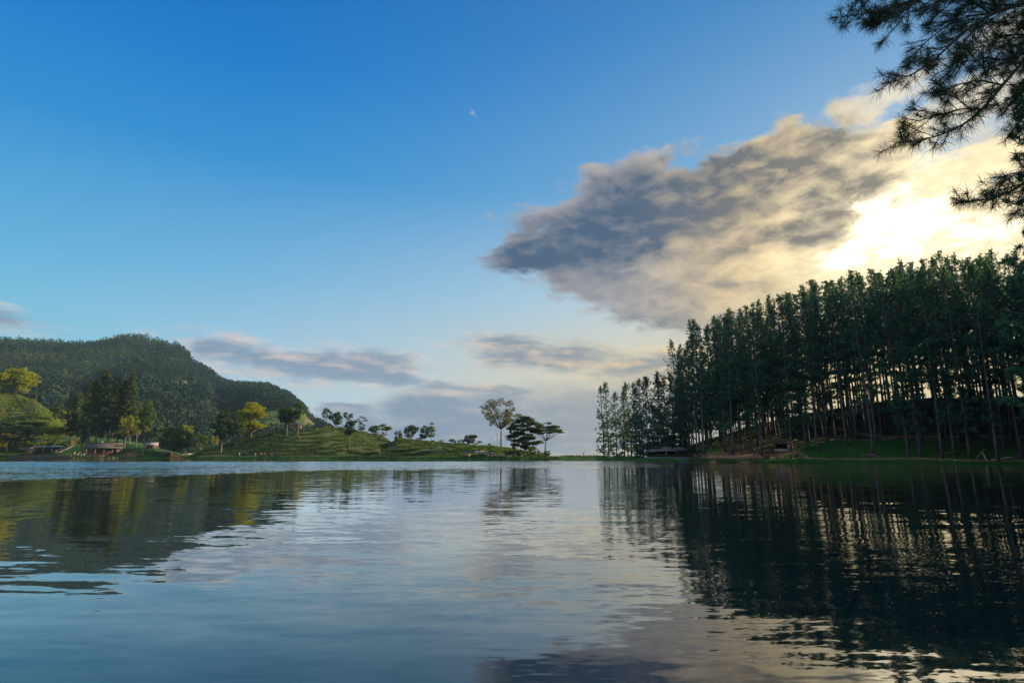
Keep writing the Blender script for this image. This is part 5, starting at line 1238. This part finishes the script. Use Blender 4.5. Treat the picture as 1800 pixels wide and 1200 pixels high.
for x, y in ((-5.2, -1.8), (-2.4, -1.9), (-.2, -1.9), (2.2, -1.9), (-5.2, 1.9), (2.2, 1.9)):
    b = MB(); b.box(x, y, .8, .2, .2, 1.75); b.build('post', M_WALLW if x == -.2 else M_WOODB, pv)
b = MB(); b.box(-1.4, 2.0, .75, 7.4, .12, 1.5); b.build('back_wall', M_DARKB, pv)
b = MB(); b.box(-1.2, -1.6, .45, 6.2, .35, .7); b.build('counter', M_WOODB, pv)
h_ = root('dark_roofed_house', on_tr(Lw * .42, 9.5, 1.3), ang, 'low dark-roofed building behind the right end of the thatched pavilion', 'house')
b = MB(); b.box(0, 0, .9, 4.6, 3.2, 1.9); b.build('wall', M_DARKB, h_); b = MB(); hip(b, 4.8, 3.4, 1.85, 2.8, 2.4, .45); b.build('roof', M_ROOF, h_)
b = MB(); b.box(-.6, -1.63, .75, .8, .05, 1.5); b.build('door', M_WOODB, h_)
# -- white van
g = on_ground(1140.5, 26)
vn = root('parked_van', (g.x, g.y, g.z), face(1140) + .35, 'white van with three dark side windows parked left of the thatched pavilion', 'van')
b = MB()
for (x0, x1, z0_, z1, k) in ((-1.7, 1.7, .35, 1.15, 1.0), (-1.65, 1.45, 1.15, 2.0, .93)):
    b.box((x0 + x1) / 2, 0, (z0_ + z1) / 2, x1 - x0, 1.7 * (1 if k == 1 else .97), z1 - z0_, 0, k)
b.build('body', M_VAN, vn)
for k in range(3):
    b = MB(); b.box(-1.05 + k * .95, -.815, 1.55, .72, .05, .42); b.box(-1.05 + k * .95, .815, 1.55, .72, .05, .42); b.build('window', M_GLASS, vn)
b = MB(); b.box(1.42, 0, 1.5, .06, 1.4, .45); b.build('windscreen', M_GLASS, vn)
for x in (-1.1, 1.1):
    for y in (-.8, .8):
        b = MB(); b.tube([(x, y - .1, .32), (x, y + .1, .32)], .32, 12); b.build('wheel', M_RUB, vn, True)
for y in (-.6, .6):
    b = MB(); b.box(1.72, y, .75, .06, .3, .18); b.build('headlight', M_METAL, vn)
# small blue car roof beside it
g = on_ground(1150, 25); cr = root('parked_car', (g.x, g.y, g.z), face(1150) + .3, 'low blue-grey car half hidden between the van and the pavilion', 'car')
b = MB(); b.box(0, 0, .6, 3.8, 1.6, .6); b.build('body', M_BLUER, cr); b = MB(); b.box(-.1, 0, 1.1, 2.1, 1.45, .45, 0, .75); b.build('cabin', M_GLASS, cr)
for x in (-1.2, 1.2):
    for y in (-.75, .75):
        b = MB(); b.tube([(x, y - .1, .3), (x, y + .1, .3)], .3, 12); b.build('wheel', M_RUB, cr, True)
# -- small wooden hut at the wood's edge
g = on_ground(1374, 13.5)
hu = root('wooden_hut', (g.x, g.y, g.z - .1), face(1374), 'small open wooden hut with a gabled roof on a stone base under the pines', 'hut')
b = MB(); w_, d_ = 3.3, 2.8
b.box(0, 0, .25, w_ + .2, d_ + .2, .9); b.build('stone_base', M_STONEL, hu)
b = MB(); hw, hd, ze, zr, t = w_ / 2 + .45, d_ / 2 + .5, 2.0, 3.2, .12
for sg in (-1, 1):
    v = [(0, -hd, zr), (0, hd, zr), (sg * hw, hd, ze - .25), (sg * hw, -hd, ze - .25)]; v2 = [(x, y, z + t) for x, y, z in v]
    b.add(v + v2, [(0, 1, 2, 3), (4, 5, 6, 7), (0, 4, 5, 1), (1, 5, 6, 2), (2, 6, 7, 3), (3, 7, 4, 0)])
b.build('roof', M_LOG, hu)
b = MB(); b.add([(-w_ / 2, -d_ / 2, 2.02), (w_ / 2, -d_ / 2, 2.02), (0, -d_ / 2, 3.1)], None, [(0, 1, 2)]); b.box(0, -d_ / 2 - .03, 1.98, w_, .08, .14); b.build('gable_board', M_WOODB, hu)
for x, y in ((-w_ / 2, -d_ / 2), (w_ / 2, -d_ / 2), (-w_ / 2, d_ / 2), (w_ / 2, d_ / 2)):
    b = MB(); b.box(x, y, 1.3, .14, .14, 1.5); b.build('post', M_LOG, hu)
b = MB(); b.box(0, d_ / 2 - .1, 1.3, w_, .1, 1.5); b.box(w_ / 2 - .08, 0, 1.3, .08, d_ - .2, 1.45); b.build('board_wall', M_DARKB, hu)
# fallen logs, white marker stones, broken stump
for i, (u, s, L, rz, tilt, r_, lab) in enumerate([(1716, 9, 4.8, .5, .42, .09, 'long thin fallen trunk leaning up against the bushes at the right'), (1733, 6.5, 2.6, 1.3, .9, .15, 'short pale log propped steeply beside the shore path'), (1741, 7.5, 3.4, -.35, .16, .14, 'grey fallen log lying toward the pine nearest the water'),
                                                (1764, 9, 4.6, -.05, .05, .12, 'long grey log lying flat behind the pine nearest the water'), (1790, 10, 2.8, -.1, .03, .13, 'cut pale log at the far right of the bank'), (1662, 11, 3.6, .1, .12, .07, 'thin fallen branch on the ground left of the hanging-tuft pine')]):
    g = on_ground(u, s); n_ = 6; q = np.linspace(0, 1, n_); rgL = np.random.default_rng(i)
    P_ = np.stack([q * L * math.cos(tilt), rgL.normal(size=n_) * .05, q * L * math.sin(tilt) + .1], 1); b = MB(); b.tube(P_, np.linspace(r_, r_ * .6, n_), 7)
    single('fallen_log', b, M_LOG, (g.x, g.y, g.z), rz, lab, 'log', 'fallen logs at the right end of the bank', True)
for i, (u, s, lab) in enumerate([(1283, 2.5, 'white marker stone on the brown bank below the strongly leaning pine'), (1371, 2.5, 'white marker stone at the left end of the bright grass strip'), (1515, 5.0, 'white marker stone by the shore path below the lawn'),
                               (1652, 6.0, 'white marker stone by the shore path between the two leaning pines'), (1677, 6.0, 'white marker stone by the path right below the leaning grey-trunked pine')]):
    g = on_ground(u, s); b = MB(); b.box(0, 0, .12, .24, .2, .34, .3, .7); b.box(.02, 0, .28, .15, .13, .1, .3, .6); single('marker_stone', b, M_WALLW, g, .3 * i, lab, 'marker stone', 'white marker stones along the shore path')
g = on_ground(1325, 9); b = MB(); b.tube([(0, 0, -.2), (.05, 0, .8), (.0, 0, 1.8)], [.22, .17, .15], 7); single('broken_stump', b, M_BARKD, g, 0, 'dark broken tree stump on the brown bank left of the bent pine', 'stump', None, True)
b = MB(); rgL = np.random.default_rng(2)
for k in range(9): b.box(rgL.normal() * .9, rgL.normal() * .4, .15, rgL.uniform(.5, 1.1), rgL.uniform(.4, .8), rgL.uniform(.4, .9), rgL.uniform(0, 3), .6)
g = on_ground(1531, 9.0); single('rock_pile', b, M_STONE, (g.x, g.y, g.z), face(1531), 'low pile of dark rocks at the foot of the pine on the lawn edge', 'rocks')

# ---------- people ----------
def skin_mesh(name, joints, edges, mat, sub=1):
    me = bpy.data.meshes.new(name + '_cage'); me.from_pydata([j[0] for j in joints], edges, [])
    o = bpy.data.objects.new('cage', me); COL.objects.link(o)
    md = o.modifiers.new('skin', 'SKIN')
    for i, j in enumerate(joints):
        sv_ = me.skin_vertices[0].data[i]; sv_.radius = (j[1], j[1] * (j[2] if len(j) > 2 else 1)); sv_.use_root = i == 0
    ss_ = o.modifiers.new('sub', 'SUBSURF'); ss_.levels = sub; ss_.render_levels = sub
    dg = bpy.context.evaluated_depsgraph_get(); dg.update()
    out = bpy.data.meshes.new_from_object(o.evaluated_get(dg)); out.name = name
    out.materials.clear(); out.materials.append(mat)
    out.polygons.foreach_set('use_smooth', np.ones(len(out.polygons), bool))
    bpy.data.objects.remove(o)
    return out
def obj_col_mat(name, rough=.8):
    m, t, o = mat_new(name); oi = t.new('ShaderNodeObjectInfo'); p = t.new('ShaderNodeBsdfPrincipled'); t.put(p.inputs['Base Color'], oi.outputs['Color']); p.inputs['Roughness'].default_value = rough
    t.l.new(p.outputs[0], o.inputs[0]); return m
M_CLOTH = obj_col_mat('cloth'); M_SKIN = simple_mat('skin', (.22, .115, .07), .6, .1, 4.0); M_HAIR = simple_mat('black_hair', (.012, .010, .009), .6, .2, 8.0)
def person_meshes(pose):
    st = {'stand': (.10, 0, .10, 0), 'walk': (.09, .22, .09, -.22)}[pose]
    J = [((0, 0, .95), .13, .8), ((0, 0, 1.18), .12, .8), ((0, 0, 1.40), .15, .6), ((0, 0, 1.50), .055), ((0, 0, 1.60), .085), ((0, .005, 1.70), .075),
         ((.17, 0, 1.42), .05), ((.24, .05, 1.16), .038), ((.25, -.06, .93), .03), ((.25, -.09, .84), .035, .5), ((-.17, 0, 1.42), .05), ((-.24, -.02, 1.16), .038), ((-.25, -.10, .93), .03), ((-.25, -.13, .84), .035, .5),
         ((st[0], 0, .88), .085), ((st[0], -st[1] * .6 - .02, .48), .06), ((st[0], -st[1], .09), .04), ((st[0], -st[1] - .13, .04), .035, .7),
         ((-st[2], 0, .88), .085), ((-st[2], -st[3] * .6 - .02, .48), .06), ((-st[2], -st[3], .09), .04), ((-st[2], -st[3] - .13, .04), .035, .7)]
    E = [(0, 1), (1, 2), (2, 3), (3, 4), (4, 5), (2, 6), (6, 7), (7, 8), (8, 9), (2, 10), (10, 11), (11, 12), (12, 13), (0, 14), (14, 15), (15, 16), (16, 17), (0, 18), (18, 19), (19, 20), (20, 21)]
    body = skin_mesh('person_body_' + pose, J, E, M_SKIN)
    shirt = skin_mesh('person_shirt_' + pose, [(J[0][0], .15, .8), (J[1][0], .14, .8), (J[2][0], .165, .62), (J[6][0], .068), ((.235, .04, 1.22), .058), (J[10][0], .068), ((-.235, -.01, 1.22), .058)], [(0, 1), (1, 2), (2, 3), (3, 4), (2, 5), (5, 6)], M_CLOTH)
    trs = skin_mesh('person_trousers_' + pose, [((0, 0, .96), .145, .8), (J[14][0], .10), (J[15][0], .078), ((st[0], -st[1], .14), .062), (J[18][0], .10), (J[19][0], .078), ((-st[2], -st[3], .14), .062)], [(0, 1), (1, 2), (2, 3), (0, 4), (4, 5), (5, 6)], M_CLOTH)
    hair = skin_mesh('person_hair_' + pose, [((0, .03, 1.62), .085), ((0, .025, 1.72), .085)], [(0, 1)], M_HAIR)
    return body, shirt, trs, hair
PM = {k: person_meshes(k) for k in ('stand', 'walk')}
WHT, RED, BLU, YELc, BLK, PNK, GRN, NAV, GRY, ORG = (.75, .73, .70), (.45, .04, .03), (.08, .16, .40), (.55, .38, .05), (.03, .03, .035), (.62, .25, .28), (.06, .22, .10), (.03, .04, .09), (.25, .25, .27), (.55, .20, .05)
def person(u, s, shirt, trousers, label, group, pose='stand', rz=None, at_=None):
    g = Vector(at_) if at_ else on_ground(u, s); b_, sh, tr_, ha = PM[pose]
    e = root('person', g, (rz if rz is not None else rnd.uniform(0, 6.28)), label, 'person', group)
    link('body', b_, e)
    c_ = link('shirt', sh, e); c_.color = shirt + (1,)
    c_ = link('trousers', tr_, e); c_.color = trousers + (1,)
    link('hair', ha, e)
CG = 'people gathered on the middle shore'
crowd = [(836, WHT, BLU, 'in a white shirt and blue trousers at the left end of the crowd'), (838.5, RED, BLK, 'in a red shirt near the left end of the crowd'), (841, PNK, BLU, 'in a pink shirt under the sunshade'), (843.5, BLU, BLK, 'in a blue shirt beside the one in yellow'),
         (846, YELc, NAV, 'in a yellow shirt in the left half of the crowd'), (848.5, BLK, BLU, 'in a black shirt right of the one in yellow'), (851, WHT, BLK, 'in a white shirt and black trousers in the middle of the crowd'), (853, PNK, WHT, 'in a pink shirt and white trousers in the middle of the crowd'),
         (855.5, NAV, GRY, 'in navy and grey in the middle of the crowd'), (858, BLU, WHT, 'in a blue shirt and white trousers'), (860.5, ORG, BLU, 'in an orange shirt in the right half of the crowd'), (863, GRY, NAV, 'in a grey shirt in the right half of the crowd'),
         (865.5, WHT, GRY, 'in a white shirt and grey trousers in the right half of the crowd'), (867.5, RED, GRY, 'in a red shirt and grey trousers near the right end of the crowd'), (869.5, PNK, PNK, 'in pink clothes at the right end of the crowd'), (871, WHT, WHT, 'all in white at the right end of the crowd')]
for i, (u, a_, b_, lab) in enumerate(crowd): person(u, 6.2 + (i * 7 % 5) * .7, a_, b_, 'standing person ' + lab, CG, 'walk' if i % 3 == 2 else 'stand')
for u, a_, b_, lab in [(905.5, PNK, GRY, 'person in a pale pink shirt walking before the stacked-branch trees'), (917, ORG, WHT, 'lone person in an orange shirt below the wide stacked-branch tree'), (929.5, PNK, BLK, 'lone person in pink under the shrubs by the dam'), (942.5, WHT, GRY, 'lone person in white before the round green shrub'),
                       (954.5, WHT, ORG, 'lone person standing just left of the flat-topped tree trunk'), (1026, BLK, BLK, 'dark-clothed person standing on the open dam crest')]:
    person(u, 6.5, a_, b_, lab, 'people walking by the dam', 'walk')
for u, s, a_, b_, lab in [(421, 4.4, WHT, BLU, 'person in white on the path below the tea mound'), (449, 4.6, PNK, RED, 'person in pink on the path below the tea mound'), (459, 4.4, WHT, BLK, 'person in white and black right of the one in pink'), (465.5, 4.6, RED, BLK, 'person in red on the path below the tea mound'), (478, 4.5, GRY, BLU, 'person in grey near the right of the tea mound path')]:
    person(u, s, a_, b_, lab, 'people on the path below the tea mound', 'walk')
for u, s, a_, b_, lab in [(237, 22, BLU, WHT, 'person in a blue shirt on the sunlit slope above the pavilion'), (229, 24, WHT, PNK, 'person in white left of the one in blue on the slope'), (131, 5, WHT, RED, 'person in white at the left end of the terrace'), (140, 5.4, WHT, BLU, 'person in white among the white chairs'),
                          (177.5, 26, WHT, YELc, 'person in white on the lawn between the pine trunks'), (163, 24, RED, BLK, 'person in red on the lawn beside a pine trunk'), (263, 12, WHT, BLU, 'person in white in front of the grey-violet roofed hut'), (271, 10, WHT, ORG, 'person in white and orange on the slope right of the hut')]:
    person(u, s, a_, b_, lab, 'people on the left shore')
# ---------- the near pine reaching in from the right ----------
M_NEEDLE = leaf_mat('near_pine_needles', (.016, .036, .014), (.045, .075, .024), trans=.18)
M_TWIG = simple_mat('near_pine_twigs', (.030, .023, .019), .9, .3, 20.0)
def needle_tuft(rg, c, d, n=44, L=.21, w_=.0052):
    """long needles bursting out of a twig tip: thin folded blades as triangles"""
    d = np.asarray(d, float); d /= np.linalg.norm(d) + 1e-9
    v = rg.normal(size=(n, 3)) * .62 + d * rg.uniform(.15, 1.0, n)[:, None]; v /= np.linalg.norm(v, axis=1)[:, None]
    base = c - d * rg.uniform(0, .13, n)[:, None]
    LL = (L * rg.uniform(.65, 1.15, n))[:, None]
    sd = np.cross(v, rg.normal(size=(n, 3))); sd /= np.linalg.norm(sd, axis=1)[:, None]
    droop = np.array([0, 0, -.035])
    m0 = base + v * LL * .5; tip = base + v * LL + droop * (LL / L)
    V = np.stack([base - sd * w_ * .4, base + sd * w_ * .4, m0 + sd * w_ * .5, tip, m0 - sd * w_ * .5], 1)
    return V
def near_pine():
    rg = np.random.default_rng(21)
    trunk = Vector((12.9, 10.2, .6))
    root_ = root('pine_tree', (trunk.x, trunk.y, gz(trunk.x, trunk.y)), 0, 'near pine whose dark long-needled branches hang into the upper right corner', 'pine tree')
    inv = np.array(root_.location)
    tr = MB(); tr.tube([(0, 0, -.5), (.1, .05, 4), (.25, 0, 9), (.1, .1, 15), (0, 0, 20)], [.36, .30, .25, .16, .05], 10)
    tr.build('trunk', M_BARK, root_, True)
    NV = []
    # main limbs as survey points with their forward distance
    limbs = [
     [(1905, -40, 10.4), (1800, -48, 9.9), (1700, -30, 9.5), (1620, -6, 9.2), (1545, 22, 9.0), (1462, 32, 8.8)],
     [(1620, -6, 9.2), (1575, 30, 9.1), (1520, 48, 9.0)],
     [(1700, -30, 9.5), (1640, -40, 9.6), (1560, -20, 9.8), (1500, 5, 9.9)],
     [(1910, -10, 10.6), (1820, 0, 10.2), (1740, 24, 9.9), (1690, 60, 9.6), (1640, 108, 9.4), (1600, 134, 9.3), (1560, 146, 9.2)],
     [(1740, 24, 9.9), (1690, 30, 10.0), (1655, 52, 10.1), (1620, 80, 10.2), (1595, 118, 10.3)],
     [(1915, 20, 10.4), (1840, 70, 10.0), (1795, 112, 9.7), (1762, 150, 9.4), (1728, 192, 9.2), (1688, 224, 9.0), (1636, 244, 8.9), (1574, 252, 8.8)],
     [(1762, 150, 9.4), (1720, 140, 9.3), (1680, 150, 9.2), (1640, 168, 9.1)],
     [(1795, 112, 9.7), (1740, 100, 9.8), (1690, 110, 9.9), (1650, 142, 10.0)],
     [(1728, 192, 9.2), (1690, 190, 9.3), (1650, 204, 9.4), (1612, 212, 9.5), (1580, 228, 9.5)],
     [(1840, 70, 10.0), (1800, 60, 10.1), (1750, 66, 10.2), (1700, 84, 10.3), (1668, 118, 10.3)],
     [(1905, 230, 9.6), (1850, 285, 9.3), (1812, 312, 9.1), (1776, 338, 9.0), (1735, 352, 8.9), (1682, 356, 8.8)],
     [(1812, 312, 9.1), (1790, 302, 9.1), (1755, 314, 9.0)],
     [(1850, 285, 9.3), (1830, 330, 9.4), (1800, 362, 9.5), (1775, 380, 9.5)],
     [(1910, 150, 10.0), (1850, 175, 9.9), (1800, 205, 9.8), (1775, 235, 9.8)],
     [(1915, 60, 10.8), (1850, 40, 10.8), (1790, 42, 10.8), (1745, 40, 10.9)],
     [(1915, -60, 11.0), (1820, -60, 11.0), (1750, -30, 10.8), (1700, 10, 10.8), (1670, 40, 10.7)],
     [(1915, 110, 10.5), (1850, 120, 10.4), (1810, 150, 10.3), (1770, 190, 10.2)],
     [(1915, -20, 10.9), (1850, 10, 10.9), (1800, 40, 10.9), (1760, 90, 10.8), (1730, 130, 10.8)],
     [(1915, 30, 11.2), (1850, 20, 11.2), (1780, 10, 11.2), (1720, 5, 11.2)],
     [(1915, 90, 11.2), (1860, 80, 11.2), (1810, 90, 11.2), (1765, 110, 11.2)],
     [(1740, 24, 9.9), (1700, -5, 9.9), (1650, 2, 9.9), (1610, 20, 9.9)],
    ]
    for li, L_ in enumerate(limbs):
        P3 = np.array([at(u, v, Y) for u, v, Y in L_]) - inv
        if L_[0][0] > 1900:
            root_pt = np.array([.15, .05, max(P3[0][2] + .5, 1)]); P3 = np.vstack([root_pt[None], P3])
        # smooth the polyline
        t = np.linspace(0, 1, len(P3)); tt = np.linspace(0, 1, len(P3) * 4)
        Pp = np.stack([np.interp(tt, t, P3[:, k]) for k in range(3)], 1)
        for _ in range(3): Pp[1:-1] = Pp[1:-1] * .5 + (Pp[:-2] + Pp[2:]) * .25
        tot = np.linalg.norm(np.diff(Pp, axis=0), axis=1).sum()
        r0 = .007 * tot + .006
        b = MB(); b.tube(Pp, np.linspace(min(r0, .05), .005, len(Pp)), 6, False)
        # secondary twigs
        seg = np.diff(Pp, axis=0); ln = np.linalg.norm(seg, axis=1); cum = np.concatenate([[0], np.cumsum(ln)])
        first = .25 if L_[0][0] > 1900 else .05
        pos = tot * first
        while pos < tot - .05:
            k = min(len(seg) - 1, int(np.searchsorted(cum, pos)) - 1); k = max(k, 0)
            base = Pp[k] + seg[k] * ((pos - cum[k]) / ln[k]); d0 = seg[k] / ln[k]
            f = pos / tot
            sl = rg.uniform(.22, .75) * (1.15 - .75 * f)
            side = rg.normal(size=3); side -= side.dot(d0) * d0; side /= np.linalg.norm(side); side[2] = side[2] * .7 + .05
            dd = d0 * .75 + side * .8; dd /= np.linalg.norm(dd)
            q = np.linspace(0, 1, 5)[:, None]
            tw = base + dd * sl * q + np.array([0, 0, .10 * sl]) * q ** 2 + rg.normal(size=3) * .03 * q
            b.tube(tw, [.009, .008, .007, .006, .004], 4, False)
            NV.append(needle_tuft(rg, tw[-1], tw[-1] - tw[-2], n=52))
            if sl > .35: NV.append(needle_tuft(rg, tw[2], dd, n=34))
            if sl > .5:
                for _ in range(2):
                    s2 = rg.normal(size=3) * .6 + dd; s2 /= np.linalg.norm(s2); e2 = tw[3] + s2 * rg.uniform(.12, .28)
                    b.tube([tw[2], e2], [.006, .004], 4, False); NV.append(needle_tuft(rg, e2, s2, n=52))
            pos += rg.uniform(.045, .11)
        for q in (0, 1, 2): NV.append(needle_tuft(rg, Pp[-1 - q], Pp[-1] - Pp[-2], n=52))
        br = b.build('branch', M_TWIG, root_, True)
    V = np.vstack([v.reshape(-1, 3) for v in NV]); n = len(V) // 5
    i = np.arange(n)[:, None] * 5
    Q = np.hstack([i, i + 1, i + 2, i + 4]); T = np.hstack([i + 4, i + 2, i + 3])
    o_ = link('needles', mesh_np('needles', V, Q, T, M_NEEDLE), root_)
near_pine()
# a second pine some thirty metres off, whose crown edge fills the right border
def border_pine():
    x, y, z = ray(1842, 400); Y = 31.0; X = x / y * Y
    g0 = Vector((X, Y, gz(X, Y))); zt = top_z(1850, 150, Y)
    ms = pine_mesh(301, zt - g0.z, .12, 4.0, 6, blades=26, blade=.40, narrow=.07, rad=.3, bend=.25, ball=np.array([.22, .22, .16]), name='border_pine')
    plant('pine_tree', ms, g0, .4, 1, 'fine-needled pine whose crown edge runs down the right border of the picture', 'pine tree')
border_pine()
# ---------- the evening air: one closed box of thin even haze ----------
def haze():
    b = MB(); x0, x1, y0, y1, z0, z1 = -3050, 3050, -3050, 3050, -75, 330
    b.box((x0 + x1) / 2, (y0 + y1) / 2, (z0 + z1) / 2, x1 - x0, y1 - y0, z1 - z0)
    m = bpy.data.materials.new('haze_air'); m.use_nodes = True; t = NT(m.node_tree); t.n.clear()
    o = t.new('ShaderNodeOutputMaterial'); v = t.new('ShaderNodeVolumePrincipled')
    v.inputs['Color'].default_value = (.38, .66, 1.0, 1); v.inputs['Density'].default_value = .00008; v.inputs['Anisotropy'].default_value = .1
    t.l.new(v.outputs[0], o.inputs['Volume'])
    ob = b.build('haze', m); ob['kind'] = 'stuff'; ob['label'] = 'thin bluish evening haze over the lake and hills'; ob['category'] = 'haze'
haze()
